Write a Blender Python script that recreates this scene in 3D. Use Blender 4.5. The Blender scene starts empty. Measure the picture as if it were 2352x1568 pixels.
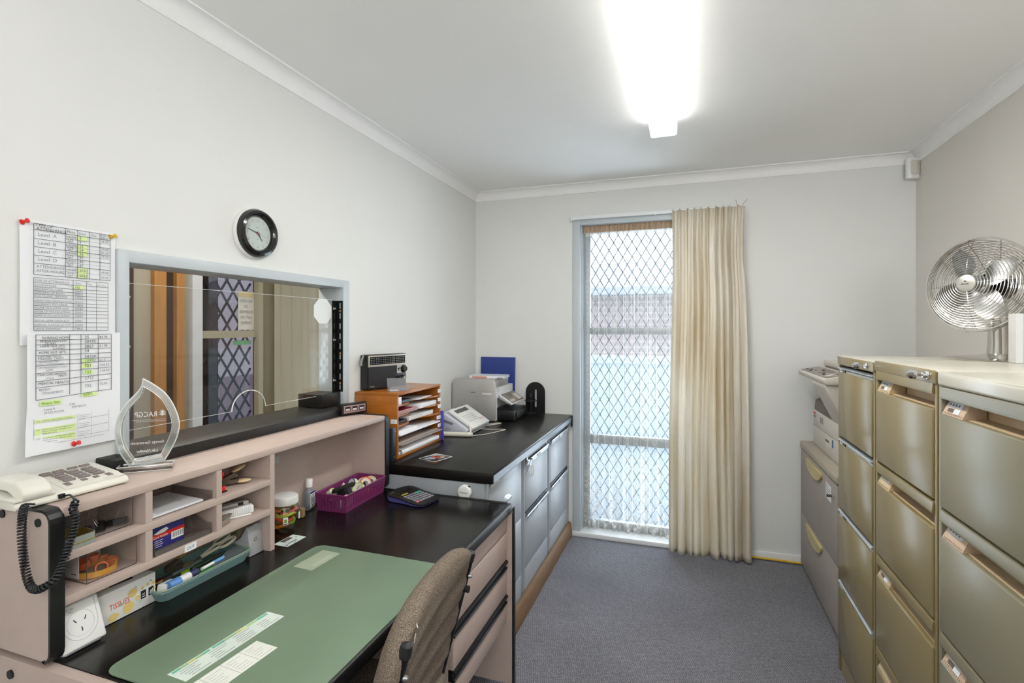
import bpy, bmesh, math, random
from mathutils import Vector, Matrix
random.seed(7)
S = bpy.context.scene
COL = S.collection
R = math.radians
# ------------------------------------------------------------------ camera
cam = bpy.data.cameras.new('camera'); camo = bpy.data.objects.new('camera', cam); COL.objects.link(camo)
cam.sensor_width = 36; cam.lens = 18.0; cam.shift_y = -29/2352; cam.clip_start = 0.02
camo.location = (0, 0, 1.41); camo.rotation_euler = (R(90), 0, math.atan(404/1176))
S.camera = camo
# ------------------------------------------------------------------ light
S.view_settings.view_transform = 'Standard'; S.view_settings.look = 'None'
S.view_settings.gamma = 1; S.view_settings.use_curve_mapping = False
S.view_settings.exposure = 1.26
S.cycles.transparent_max_bounces = 40
w = bpy.data.worlds.new('sky'); S.world = w; w.use_nodes = True
bg = w.node_tree.nodes['Background']; bg.inputs[0].default_value = (0.86, 0.93, 1.0, 1); bg.inputs[1].default_value = 1.5
def area(name, loc, rot, sx, sy, power, col=(1, 1, 1)):
    l = bpy.data.lights.new(name, 'AREA'); l.shape = 'RECTANGLE'; l.size = sx; l.size_y = sy; l.energy = power; l.color = col
    o = bpy.data.objects.new(name, l); o.location = loc; o.rotation_euler = rot; COL.objects.link(o); return o
area('rear_fill_light', (0.65, -1.45, 1.65), (R(160), 0, 0), 0.85, 0.7, 26, (1.0, 0.985, 0.95))  # added fill, tilted at the ceiling from an invented window behind the camera
area('daylight_front_window', (-0.2, 3.95, 1.05), (R(-95), 0, 0), 0.9, 2.0, 16, (0.93, 0.97, 1.0))
area('corridor_fill_light', (-2.15, 1.5, 2.36), (0, 0, 0), 0.3, 1.8, 11, (1.0, 0.93, 0.8))  # unseen area light added to brighten the corridor and hatch lining
# ------------------------------------------------------------------ helpers
def lin(h):
    h = h.lstrip('#'); c = [int(h[i:i+2], 16)/255 for i in (0, 2, 4)]
    return tuple((x/12.92 if x <= .04045 else ((x+.055)/1.055)**2.4) for x in c) + (1,)
MATS = {}
def M(name, hx, rough=.5, metal=0, var=.05, scale=12, bump=0, bscale=80, spec=.5, coat=0, stretch=None):
    if name in MATS: return MATS[name]
    m = bpy.data.materials.new(name); m.use_nodes = True; nt = m.node_tree; N = nt.nodes; L = nt.links
    p = N['Principled BSDF']; p.inputs['Roughness'].default_value = rough; p.inputs['Metallic'].default_value = metal
    p.inputs['Specular IOR Level'].default_value = spec; p.inputs['Coat Weight'].default_value = coat
    tc = N.new('ShaderNodeTexCoord'); mp = N.new('ShaderNodeMapping'); L.new(tc.outputs['Object'], mp.inputs[0])
    if stretch: mp.inputs['Scale'].default_value = stretch
    no = N.new('ShaderNodeTexNoise'); no.inputs['Scale'].default_value = scale; no.inputs['Detail'].default_value = 4
    L.new(mp.outputs[0], no.inputs['Vector'])
    mx = N.new('ShaderNodeMix'); mx.data_type = 'RGBA'
    c = lin(hx); mx.inputs[6].default_value = tuple(x*(1-var*2) for x in c[:3]) + (1,)
    mx.inputs[7].default_value = tuple(min(1, x*(1+var*2)) for x in c[:3]) + (1,)
    L.new(no.outputs[0], mx.inputs[0]); L.new(mx.outputs[2], p.inputs['Base Color'])
    if bump:
        n2 = N.new('ShaderNodeTexNoise'); n2.inputs['Scale'].default_value = bscale; L.new(mp.outputs[0], n2.inputs['Vector'])
        b = N.new('ShaderNodeBump'); b.inputs['Strength'].default_value = bump; b.inputs['Distance'].default_value = .003
        L.new(n2.outputs[0], b.inputs['Height']); L.new(b.outputs[0], p.inputs['Normal'])
    MATS[name] = m; return m
def clear(name, hx='ffffff', tint=.95, gl=.9, rough=.02, base=.035, milk=0):
    if name in MATS: return MATS[name]
    m = bpy.data.materials.new(name); m.use_nodes = True; nt = m.node_tree; N = nt.nodes; L = nt.links
    N.remove(N['Principled BSDF']); out = N['Material Output']
    t = N.new('ShaderNodeBsdfTransparent'); c = lin(hx); t.inputs[0].default_value = tuple(x*tint for x in c[:3]) + (1,)
    g = N.new('ShaderNodeBsdfGlossy'); g.inputs['Roughness'].default_value = rough; g.inputs[0].default_value = (gl, gl, gl, 1)
    lw = N.new('ShaderNodeLayerWeight'); lw.inputs[0].default_value = .5
    pw = N.new('ShaderNodeMath'); pw.operation = 'POWER'; pw.inputs[1].default_value = 5; L.new(lw.outputs['Facing'], pw.inputs[0])
    f = N.new('ShaderNodeMath'); f.operation = 'MULTIPLY_ADD'; f.inputs[1].default_value = .8; f.inputs[2].default_value = base; L.new(pw.outputs[0], f.inputs[0])
    mx = N.new('ShaderNodeMixShader'); L.new(f.outputs[0], mx.inputs[0]); L.new(t.outputs[0], mx.inputs[1]); L.new(g.outputs[0], mx.inputs[2])
    if milk:
        d = N.new('ShaderNodeBsdfDiffuse'); d.inputs[0].default_value = c; m3 = N.new('ShaderNodeMixShader'); m3.inputs[0].default_value = milk
        L.new(mx.outputs[0], m3.inputs[1]); L.new(d.outputs[0], m3.inputs[2]); mx = m3
    L.new(mx.outputs[0], out.inputs[0]); MATS[name] = m; return m
def emit(name, col, st):
    if name in MATS: return MATS[name]
    m = bpy.data.materials.new(name); m.use_nodes = True; nt = m.node_tree; N = nt.nodes
    p = N['Principled BSDF']; p.inputs['Base Color'].default_value = (.9, .9, .9, 1)
    p.inputs['Emission Color'].default_value = col + (1,); p.inputs['Emission Strength'].default_value = st
    MATS[name] = m; return m
def frame(o, u, v):
    u = Vector(u).normalized(); v = Vector(v); v = (v - u*v.dot(u)).normalized(); n = u.cross(v); o = Vector(o)
    return Matrix(((u.x, v.x, n.x, o.x), (u.y, v.y, n.y, o.y), (u.z, v.z, n.z, o.z), (0, 0, 0, 1)))
class B:
    """collects shapes into one mesh"""
    def __init__(s, mat=None): s.bm = bmesh.new(); s.mats = []; s.mat = mat
    def mi(s, m):
        m = m or s.mat
        if m not in s.mats: s.mats.append(m)
        return s.mats.index(m)
    def add(s, t, m=None, T=None):
        i = s.mi(m); d = {}
        for v in t.verts: d[v] = s.bm.verts.new(T @ v.co if T else v.co)
        for f in t.faces:
            try: nf = s.bm.faces.new([d[v] for v in f.verts]); nf.material_index = i
            except ValueError: pass
        t.free(); return s
    def box(s, x0, x1, y0, y1, z0, z1, m=None, bev=0, seg=2, T=None):
        t = bmesh.new(); bmesh.ops.create_cube(t, size=1)
        for v in t.verts: v.co = Vector(((x0+x1)/2+v.co.x*(x1-x0), (y0+y1)/2+v.co.y*(y1-y0), (z0+z1)/2+v.co.z*(z1-z0)))
        if bev: bmesh.ops.bevel(t, geom=t.edges[:], offset=bev, segments=seg, affect='EDGES', profile=.5)
        return s.add(t, m, T)
    def cyl(s, p0, p1, r0, r1=None, seg=16, m=None, T=None, caps=True):
        r1 = r0 if r1 is None else r1; p0 = Vector(p0); p1 = Vector(p1); a = (p1-p0).normalized()
        u = a.orthogonal().normalized(); v = a.cross(u); t = bmesh.new(); A = []; C = []
        for k in range(seg):
            an = 2*math.pi*k/seg; d = u*math.cos(an)+v*math.sin(an)
            A.append(t.verts.new(p0+d*r0)); C.append(t.verts.new(p1+d*r1))
        for k in range(seg): t.faces.new((A[k], A[(k+1) % seg], C[(k+1) % seg], C[k]))
        if caps: t.faces.new(A[::-1]); t.faces.new(C)
        return s.add(t, m, T)
    def tube(s, pts, r, seg=8, m=None, closed=False, T=None):
        P = [Vector(p) for p in pts]; n = len(P); t = bmesh.new(); rings = []; nrm = None
        for i in range(n):
            a = P[(i-1) % n] if (i or closed) else P[0]; b = P[(i+1) % n] if (i < n-1 or closed) else P[-1]
            tg = (b-a).normalized()
            if nrm is None: nrm = tg.orthogonal().normalized()
            nrm = (nrm - tg*nrm.dot(tg)); nrm = nrm.normalized() if nrm.length > 1e-6 else tg.orthogonal().normalized()
            bn = tg.cross(nrm); rr = r[i] if isinstance(r, (list, tuple)) else r
            rings.append([t.verts.new(P[i]+(nrm*math.cos(2*math.pi*k/seg)+bn*math.sin(2*math.pi*k/seg))*rr) for k in range(seg)])
        for i in range(n if closed else n-1):
            A = rings[i]; C = rings[(i+1) % n]
            for k in range(seg): t.faces.new((A[k], A[(k+1) % seg], C[(k+1) % seg], C[k]))
        if not closed: t.faces.new(rings[0][::-1]); t.faces.new(rings[-1])
        return s.add(t, m, T)
    def lathe(s, prof, seg=32, m=None, T=None):
        t = bmesh.new(); rings = []
        for (r, z) in prof:
            if r < 1e-6: rings.append([t.verts.new((0, 0, z))])
            else: rings.append([t.verts.new((r*math.cos(2*math.pi*k/seg), r*math.sin(2*math.pi*k/seg), z)) for k in range(seg)])
        for A, C in zip(rings, rings[1:]):
            for k in range(seg):
                q = [A[k % len(A)], A[(k+1) % len(A)], C[(k+1) % len(C)], C[k % len(C)]]
                q = list(dict.fromkeys(q))
                if len(q) > 2: t.faces.new(q)
        return s.add(t, m, T)
    def prism(s, poly, h0, h1, m=None, T=None, bev=0):
        t = bmesh.new(); A = [t.verts.new((x, y, h0)) for x, y in poly]; C = [t.verts.new((x, y, h1)) for x, y in poly]; n = len(poly)
        for k in range(n): t.faces.new((A[k], A[(k+1) % n], C[(k+1) % n], C[k]))
        t.faces.new(A[::-1]); t.faces.new(C)
        if bev: bmesh.ops.bevel(t, geom=t.edges[:], offset=bev, segments=2, affect='EDGES', profile=.5)
        return s.add(t, m, T)
    def ball(s, c, r, m=None, sc=(1, 1, 1), seg=16, T=None):
        t = bmesh.new(); bmesh.ops.create_uvsphere(t, u_segments=seg, v_segments=max(6, seg//2), radius=r)
        for v in t.verts: v.co = Vector((v.co.x*sc[0], v.co.y*sc[1], v.co.z*sc[2]))+Vector(c)
        return s.add(t, m, T)
    def quad(s, *pts, m=None, T=None):
        t = bmesh.new(); t.faces.new([t.verts.new(p) for p in pts]); return s.add(t, m, T)
    def rect(s, T, u0, u1, v0, v1, m=None, h=0):
        return s.quad((u0, v0, h), (u1, v0, h), (u1, v1, h), (u0, v1, h), m=m, T=T)
    def grid(s, fn, nu, nv, m=None, T=None):
        t = bmesh.new(); V = [[t.verts.new(fn(i/nu, j/nv)) for j in range(nv+1)] for i in range(nu+1)]
        for i in range(nu):
            for j in range(nv): t.faces.new((V[i][j], V[i+1][j], V[i+1][j+1], V[i][j+1]))
        return s.add(t, m, T)
    def text(s, st, size, T, m=None, align='LEFT', sx=1, shear=0, bold=0):
        c = bpy.data.curves.new('ink', 'FONT'); c.body = st; c.size = size; c.align_x = align; c.resolution_u = 2; c.shear = shear; c.offset = bold
        o = bpy.data.objects.new('ink', c); me = o.to_mesh(); t = bmesh.new(); t.from_mesh(me)
        for v in t.verts: v.co.x *= sx
        o.to_mesh_clear(); bpy.data.objects.remove(o); bpy.data.curves.remove(c)
        return s.add(t, m, T)
def obj(name, b, parent=None, world=False, smooth=40, label=None, kind=None):
    me = bpy.data.meshes.new(name); bmesh.ops.recalc_face_normals(b.bm, faces=b.bm.faces[:]); b.bm.to_mesh(me); b.bm.free()
    for m in b.mats: me.materials.append(m)
    if parent is not None and world:
        r = parent
        Mx = Matrix.LocRotScale(r.location, r.rotation_euler, r.scale)
        while r.parent is not None:
            r = r.parent; Mx = Matrix.LocRotScale(r.location, r.rotation_euler, r.scale) @ Mx
        me.transform(Mx.inverted())
    if smooth:
        me.shade_smooth(); me.set_sharp_from_angle(angle=R(smooth))
    o = bpy.data.objects.new(name, me); COL.objects.link(o)
    if parent is not None: o.parent = parent
    if label: o['label'] = label
    if kind: o['kind'] = kind
    return o
def tag(o, label, cat, group=None, kind=None):
    o['label'] = label; o['category'] = cat
    if group: o['group'] = group
    if kind: o['kind'] = kind
    return o
def thing(name, label, cat, loc=(0, 0, 0), rotz=0, group=None):
    o = bpy.data.objects.new(name, None); COL.objects.link(o); o.location = loc; o.rotation_euler = (0, 0, rotz); o.empty_display_size = .05
    return tag(o, label, cat, group)
def single(name, b, label, cat, loc=(0, 0, 0), rotz=0, group=None, smooth=40, rot=None):
    o = obj(name, b, smooth=smooth); o.location = loc; o.rotation_euler = rot or (0, 0, rotz); return tag(o, label, cat, group)
def struct(name, b, parent=None, smooth=40):
    o = obj(name, b, parent, smooth=smooth)
    if parent is None: o['kind'] = 'structure'
    return o
# ------------------------------------------------------------------ materials
WALL = M('wall_paint', 'e6e7e5', .75, var=.012, scale=3, bump=.12, bscale=25)
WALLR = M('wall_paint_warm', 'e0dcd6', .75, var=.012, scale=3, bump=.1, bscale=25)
CEIL = M('ceiling_paint', 'f8f8f6', .8, var=.01, scale=2, bump=.05)
TRIM = M('cornice_paint', 'f6f6f6', .5, var=.01)
GREYTRIM = M('blue_grey_trim_paint', 'c3cbd0', .4, var=.03, scale=6, bump=.1)
WHITE = M('white_plastic', 'f0f0ee', .35, var=.01)
WHITEP = M('white_paint_gloss', 'eceeef', .35, var=.015)
PAPER = M('white_paper', 'eef0f4', .7, var=.01)
BLACK = M('black_plastic', '141416', .35, var=.1)
BLACKM = M('black_rubber', '17181a', .5, var=.1)
DARKLAM = M('black_laminate', '0f0d0b', .22, spec=.35, var=.15, scale=40, stretch=(1, 1, 1))
PINK = M('mauve_laminate', 'c1aea5', .45, var=.03, scale=18)
PINKT = M('mauve_laminate_edge', 'd0bcb6', .45, var=.03, scale=18)
CHROME = M('chrome', 'd8dadd', .12, 1, var=.02)
STEEL = M('brushed_steel', 'b9babd', .3, 1, var=.03)
GREYMET = M('grey_enamel', 'abb0b6', .34, var=.015, spec=.4)
OLIVE = M('olive_enamel', '91815a', .22, var=.03, scale=4, spec=.4)
OLIVE2 = M('grey_olive_enamel', '918a72', .26, var=.03, scale=4, spec=.4)
CREAMT = M('cream_enamel_top', 'd9d5c6', .22, var=.02, spec=.6)
BEIGEP = M('beige_plastic', 'dcc49a', .5, var=.04)
BEIGEP2 = M('pinkish_beige_plastic', 'd9bda2', .5, var=.04)
CREAMPL = M('cream_plastic', 'e6e4d9', .4, var=.02)
GREYPL = M('grey_plastic', '9b9ca0', .45, var=.03)
TAUPEK = M('taupe_keys', '857a78', .5, var=.04)
WOOD = M('honey_wood', 'a8631c', .35, var=.16, scale=8, stretch=(1, 14, 14), coat=.2)
WOODB = M('brown_wood', '80603f', .55, var=.2, scale=9, stretch=(12, 1, 12), bump=.2)
INK = M('black_ink', '1c1c22', .7); INKG = M('grey_ink', '74757c', .7); RED = M('red_plastic', 'e0221c', .35)
YELLOW = M('yellow_plastic', 'e3b92a', .4); HILI = M('green_highlighter_ink', 'def3aa', .7)
BLUE = M('blue_plastic', '2f3f8e', .4); ORANGE = M('orange_rubber', 'd9653a', .5)
ACR = clear('clear_acrylic', 'ffffff', .985); ACRS = clear('smoked_acrylic', 'eae6e4', .93, base=.05, milk=.05)
GLASS = clear('window_glass', 'f4faff', .98)
# ------------------------------------------------------------------ room shell
LW, BW, RW, CH, YB = -1.472, 3.468, 1.215, 2.40, -1.6
def carpet():
    m = bpy.data.materials.new('carpet'); m.use_nodes = True; N = m.node_tree.nodes; L = m.node_tree.links; p = N['Principled BSDF']
    tc = N.new('ShaderNodeTexCoord'); mp = N.new('ShaderNodeMapping'); L.new(tc.outputs['Object'], mp.inputs[0]); mp.inputs['Rotation'].default_value = (0, 0, R(28))
    br = N.new('ShaderNodeTexBrick'); br.inputs['Scale'].default_value = 1; br.inputs['Brick Width'].default_value = .0125; br.inputs['Row Height'].default_value = .0062
    br.inputs['Mortar Size'].default_value = .0016; br.inputs['Mortar Smooth'].default_value = .8
    br.inputs[1].default_value = lin('a3a2a8'); br.inputs[2].default_value = lin('8d8d94'); br.inputs[3].default_value = lin('5e5e65')
    L.new(mp.outputs[0], br.inputs[0])
    no = N.new('ShaderNodeTexNoise'); no.inputs['Scale'].default_value = 260; L.new(tc.outputs['Object'], no.inputs[0])
    n2 = N.new('ShaderNodeTexNoise'); n2.inputs['Scale'].default_value = 1.6; L.new(tc.outputs['Object'], n2.inputs[0])
    mr = N.new('ShaderNodeMapRange'); mr.inputs[1].default_value = .35; mr.inputs[2].default_value = .65; mr.inputs[3].default_value = .55; mr.inputs[4].default_value = 1.35
    L.new(no.outputs[0], mr.inputs[0])
    m2 = N.new('ShaderNodeMapRange'); m2.inputs[1].default_value = .3; m2.inputs[2].default_value = .7; m2.inputs[3].default_value = .86; m2.inputs[4].default_value = 1.08
    L.new(n2.outputs[0], m2.inputs[0])
    mu = N.new('ShaderNodeMath'); mu.operation = 'MULTIPLY'; L.new(mr.outputs[0], mu.inputs[0]); L.new(m2.outputs[0], mu.inputs[1])
    vm = N.new('ShaderNodeVectorMath'); vm.operation = 'SCALE'; L.new(br.outputs[0], vm.inputs[0]); L.new(mu.outputs[0], vm.inputs['Scale'])
    L.new(vm.outputs[0], p.inputs['Base Color']); p.inputs['Roughness'].default_value = .95; p.inputs['Specular IOR Level'].default_value = .1
    b = N.new('ShaderNodeBump'); b.inputs['Strength'].default_value = .6; b.inputs['Distance'].default_value = .004
    L.new(br.outputs['Fac'], b.inputs['Height']); b.invert = True; L.new(b.outputs[0], p.inputs['Normal'])
    return m
struct('floor', B(carpet()).box(LW-.13, RW+.1, YB-.1, BW+.14, -.05, 0))
struct('ceiling', B(CEIL).box(LW-.13, RW+.1, YB-.1, BW+.14, CH, CH+.05))
OY0, OY1, OZ0, OZ1 = .992, 1.929, 1.03, 1.598
b = B(WALL); x0 = LW-.12
b.box(x0, LW, YB, OY0, 0, CH).box(x0, LW, OY1, BW, 0, CH).box(x0, LW, OY0, OY1, 0, OZ0).box(x0, LW, OY0, OY1, OZ1, CH)
struct('wall_left', b)
WX0, WX1, WZ0, WZ1 = -.70, .262, .028, 2.135
b = B(WALL); y1 = BW+.13
b.box(LW-.12, WX0, BW, y1, 0, CH).box(WX1, RW+.1, BW, y1, 0, CH).box(WX0, WX1, BW, y1, WZ1, CH).box(WX0, WX1, BW, y1, -.05, WZ0)
struct('wall_back', b)
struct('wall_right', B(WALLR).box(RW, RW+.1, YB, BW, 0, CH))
b = B(WALL); RX0, RX1, RZ0, RZ1 = .2, 1.1, 1.25, 2.1
b.box(LW-.12, RX0, YB-.1, YB, 0, CH).box(RX1, RW+.1, YB-.1, YB, 0, CH).box(RX0, RX1, YB-.1, YB, 0, RZ0).box(RX0, RX1, YB-.1, YB, RZ1, CH)
struct('wall_front', b)
# cove cornices
def cove(T, ln):
    n = 8; pr = [(0, -.062), (.006, -.062), (.006, -.055)]
    for k in range(n+1):
        a = math.pi/2*k/n; pr.append((.048-.042*math.cos(a), -.048+.042*math.sin(a)*1.0 - .0))
    pr += [(.052, -.006), (.052, 0), (0, 0)]
    return B(TRIM).prism(pr, 0, ln, T=T)
def fr3(o, u, v, n):
    u, v, n, o = Vector(u), Vector(v), Vector(n), Vector(o)
    return Matrix(((u.x, v.x, n.x, o.x), (u.y, v.y, n.y, o.y), (u.z, v.z, n.z, o.z), (0, 0, 0, 1)))
struct('trim_1', cove(fr3((LW, YB, CH), (1, 0, 0), (0, 0, 1), (0, 1, 0)), BW-YB))
struct('trim_2', cove(fr3((LW, BW, CH), (0, -1, 0), (0, 0, 1), (1, 0, 0)), RW-LW))
struct('trim_3', cove(fr3((RW, YB, CH), (-1, 0, 0), (0, 0, 1), (0, 1, 0)), BW-YB))
# hatch (service opening) lining
b = B(GREYTRIM); t = .012
b.box(LW-.123, LW+t, .966, OY0+.004, 1.0, 1.628, bev=.002).box(LW-.123, LW+t, OY1-.004, 1.966, 1.0, 1.628, bev=.002).box(LW-.123, LW+t, OY0, OY1, OZ1-.004, 1.628, bev=.002)
struct('trim_4', b)
SILL = M('black_painted_sill', '191816', .4, var=.2, scale=60, bump=.4, bscale=200)
b = B(SILL); b.box(-1.62, -1.397, .917, 1.936, 1.030, 1.070, bev=.003)
b.box(-1.60, -1.476, 1.80, OY1, 1.0715, 1.128, bev=.002)
struct('trim_5', b)
# skirting
struct('baseboard_back', B(WHITEP).box(.263, RW, BW-.012, BW, 0, .05, bev=.003))
struct('baseboard_right', B(WHITEP).box(RW-.012, RW, YB, BW-.012, 0, .05, bev=.003))
# ------------------------------------------------------------------ front window
fw = B(GREYTRIM)
fw.box(-.745, -.695, BW-.018, BW+.02, .03, 2.155, bev=.003).box(.262, .312, BW-.018, BW+.02, .03, 2.155, bev=.003).box(-.695, .262, BW-.018, BW+.02, 2.118, 2.155, bev=.003)
fw.box(-.700, -.688, BW+.02, BW+.13, .03, 2.13).box(.25, .262, BW+.02, BW+.13, .03, 2.13).box(-.69, .25, BW+.02, BW+.13, 2.118, 2.13)
win = struct('window_1', fw)
ALU = M('aluminium_grey_frame', 'a9b2b8', .4, .3, var=.03)
b = B(ALU); ya, yb = BW+.085, BW+.125
for a, c in ((-.69, -.645), (.21, .25)): b.box(a, c, ya, yb, .03, 2.12, bev=.002)
b.box(-.645, .21, ya, yb, 2.075, 2.12, bev=.002).box(-.645, .21, ya, yb, .03, .085, bev=.002)
b.box(-.645, .21, ya, yb, 1.372, 1.418, bev=.002).box(-.645, .21, ya, yb, .614, .676, bev=.002)
struct('window_frame', b, win)
b = B(WHITEP); b.box(-.755, .325, BW-.035, BW+.13, -.0, .030, bev=.004)
struct('window_sill', b, win)
struct('pane', B(GLASS).box(-.645, .21, BW+.103, BW+.106, .085, 2.075), win)
# security grille: expanded diamond lattice
b = B(M('grille_grey', '66727a', .5)); px, pz = .0625, .104; yg = BW+.128; gx0, gx1, gz0, gz1 = -.645, .21, .085, 2.075
def clip(x, z, dx, dz):
    t0, t1 = 0, 1
    for p, d, lo, hi in ((x, dx, gx0, gx1), (z, dz, gz0, gz1)):
        a, c = (lo-p)/d, (hi-p)/d
        t0 = max(t0, min(a, c)); t1 = min(t1, max(a, c))
    return (t0, t1) if t1 - t0 > 1e-3 else None
for sgn in (1, -1):
    for k in range(-40, 60):
        xs = gx0 + k*px; L0 = 2.6
        r = clip(xs, gz0, sgn*L0*px/pz, L0)
        if not r: continue
        p0 = (xs+sgn*r[0]*L0*px/pz, yg+.002*sgn, gz0+L0*r[0]); p1 = (xs+sgn*r[1]*L0*px/pz, yg+.002*sgn, gz0+L0*r[1])
        b.tube([p0, p1], .0034, 6)
for i in range(0, 28):
    for j in range(0, 42):
        x = gx0+i*px/2; z = gz0+j*pz/2
        if (i+j) % 2 == 0 and gx0 < x < gx1 and gz0 < z < gz1: b.box(x-.0045, x+.0045, yg-.004, yg+.004, z-.009, z+.009)
struct('security_grille', b, win)
# frame of an unseen window added behind the viewer to bring in fill light
b = B(GREYTRIM)
for a, c in ((RX0, RX0+.04), (RX1-.04, RX1), (.63, .67)): b.box(a, c, YB-.09, YB+.01, RZ0, RZ1)
b.box(RX0, RX1, YB-.09, YB+.01, RZ1-.04, RZ1).box(RX0, RX1, YB-.09, YB+.03, RZ0, RZ0+.04)
struct('added_window_2', b)
# ------------------------------------------------------------------ outside and the corridor
struct('floor_outside', B(M('paving', 'a9b4be', .8, var=.06, scale=6)).box(-3.05, 10, BW+.14, 16, -.2, -.12).box(-14, -3.05, -8, 16, -.2, -.12, m=M('mauve_paving', 'b3a3ac', .8, var=.12, scale=6)))
b = B(M('pale_fence', 'd3e2e8', .6, var=.05, scale=3)); 
for k in range(60): b.box(-5+k*.2, -5+k*.2+.19, 7.0+.01*(k % 2), 7.04, -.12, 1.05)
b.box(-5, 7, 6.97, 7.0, .95, 1.02)
tag(obj('fence', b), 'pale blue board fence seen through the lace behind the window', 'fence')
t = thing('neighbour_house', 'brick house with grey roof far beyond the pale fence', 'house', (0, 11, -.12))
obj('wall', B(M('red_brick', 'b9a39c', .8, var=.15, scale=30)).box(-8, 8, 11, 14, -.12, 2.15), t, True)
b = B(M('grey_roof', 'a9abb0', .6)); b.prism([(10.4, 2.1), (10.4, 2.25), (12.5, 3.0), (14.6, 2.25), (14.6, 2.1)], -8.4, 8.4, T=fr3((0, 0, 0), (0, 1, 0), (0, 0, 1), (1, 0, 0)))
obj('roof', b, t, True)
struct('trim_6', B(M('eave_brown', '9a8877', .7)).box(-2, 2, BW+.14, BW+.75, 2.22, 2.30))
HB = M('corridor_grey_beige', '9b968a', .6, var=.03, scale=2); HT = M('corridor_timber', 'a4763f', .5, var=.15, scale=6, stretch=(1, 8, 1)); HD = M('corridor_dark_timber', '3a2a20', .5, var=.1)
HC = M('corridor_olive_beige', 'a09a84', .7, var=.03); HX = -2.9
struct('floor_corridor', B(M('corridor_floor', '6d655c', .7)).box(HX-.1, x0, -.5, 5.2, -.05, 0))
struct('ceiling_corridor', B(CEIL).box(HX-.1, x0, -.5, 5.2, CH, CH+.05))
b = B(HB); DY0, DY1 = 2.40, 2.84
b.box(HX-.1, HX, -.5, 2.331, 0, CH).box(HX-.02, HX, DY1, 5.2, 0, CH, m=HC).box(HX-.02, HX, 2.331, DY1, 2.1, CH, m=HC)
b.box(HX-.1, x0, 5.2, 5.3, 0, CH).box(HX-.1, x0, -.6, -.5, 0, CH)
struct('wall_corridor', b)
b = B(HT); b.box(HX, HX+.03, 2.094, 2.165, 0, CH).box(HX, HX+.05, 2.213, 2.263, 0, CH).box(HX, HX+.02, 2.165, 2.213, 0, CH, m=HD).box(HX, HX+.02, 1.93, 1.985, 0, CH, m=HD)
b.box(HX, HX+.012, 2.883, 2.889, 0, CH, m=HD).box(HX, HX+.03, 2.84, 2.883, 0, CH, m=HC)
struct('trim_7', b)
b = B(M('door_white_jamb', 'c9cdd6', .5)); b.box(HX-.1, HX+.03, 2.331, 2.40, 0, 2.1)
door = struct('door_1', b)
b = B(HC); b.box(HX-.02, HX+.01, DY0, DY1, 1.350, 1.398).box(HX-.02, HX+.0, DY0, DY1, 2.02, 2.1).box(HX-.02, HX, DY0, DY1, 0, .62, m=M('door_white_jamb', '', .5))
struct('door_rail', b, door)
b = B(M('mesh_dark', '6a666e', .7))
for k in range(-20, 26):
    for sg in (1, -1):
        y = DY0+k*.1; pts = []
        for q in (0, 1): pts.append((HX-.05+.004*sg, y+q*1.5/1.5, .62+(q if sg > 0 else 1-q)*1.5))
        a, c = Vector(pts[0]), Vector(pts[1])
        t0 = max(0, (DY0-a.y)/(c.y-a.y)); t1 = min(1, (DY1-a.y)/(c.y-a.y))
        if t1-t0 > .01: b.tube([a.lerp(c, t0), a.lerp(c, t1)], .0075, 6)
struct('door_mesh', b, door)
struct('pane', B(clear('tinted_door_glass', 'bdb8bd', .58)).box(HX-.014, HX-.011, DY0, DY1, .62, 2.02), door)
T = frame((HX-.03, 2.83, 1.67), (0, -1, 0), (0, 0, 1))
b = B(M('notice_paper', 'cfcdc6', .8)); T = frame((HX-.008, 2.700, 1.404), (0, 1, 0), (0, 0, 1)); b.rect(T, .002, .137, 0, .265); b.rect(T, .002, .137, .225, .265, m=M('notice_band', 'cbb98a', .7), h=.001)
MIR = T @ Matrix.Diagonal((-1, 1, -1, 1))
for i, s_ in enumerate(('NO CASH', 'OR', 'MORPHINE', 'KEPT ON', 'PREMISES')): b.text(s_, .03, MIR @ Matrix.Translation((-.068, .19-i*.038, -.0009)), INKG, 'CENTER', sx=.75)
tag(obj('notice', b), 'paper notice taped inside the glass of the corridor door, lettering seen from behind', 'notice')
b = B(M('green_label', '5f9a6c', .6)); b.rect(frame((HX-.008, 2.66, 1.30), (0, 1, 0), (0, 0, 1)), 0, .15, 0, .03)
tag(obj('sticker', b), 'torn green sticker on the glass of the corridor door', 'sticker')
struct('wall_outside', B(M('maroon_brick', '6b4a4a', .8, var=.2, scale=30)).box(-4.2, -4.0, 1.5, 3.50, -.12, 3))
# pleated corridor drape
def drape(u, v): y = 2.951+.56*u; return (HX+.06+.008*math.sin(u*31)+.004*math.sin(u*67+v*3), y, .04+2.3*v)
b = B(M('corridor_drape_cloth', 'a8a18c', .9, var=.02, scale=3)).grid(drape, 90, 3)
o = obj('curtain', b, smooth=180); tag(o, 'olive beige drape hanging in the corridor behind the hatch glass', 'curtain')
o.modifiers.new('t', 'SOLIDIFY').thickness = .003
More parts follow.
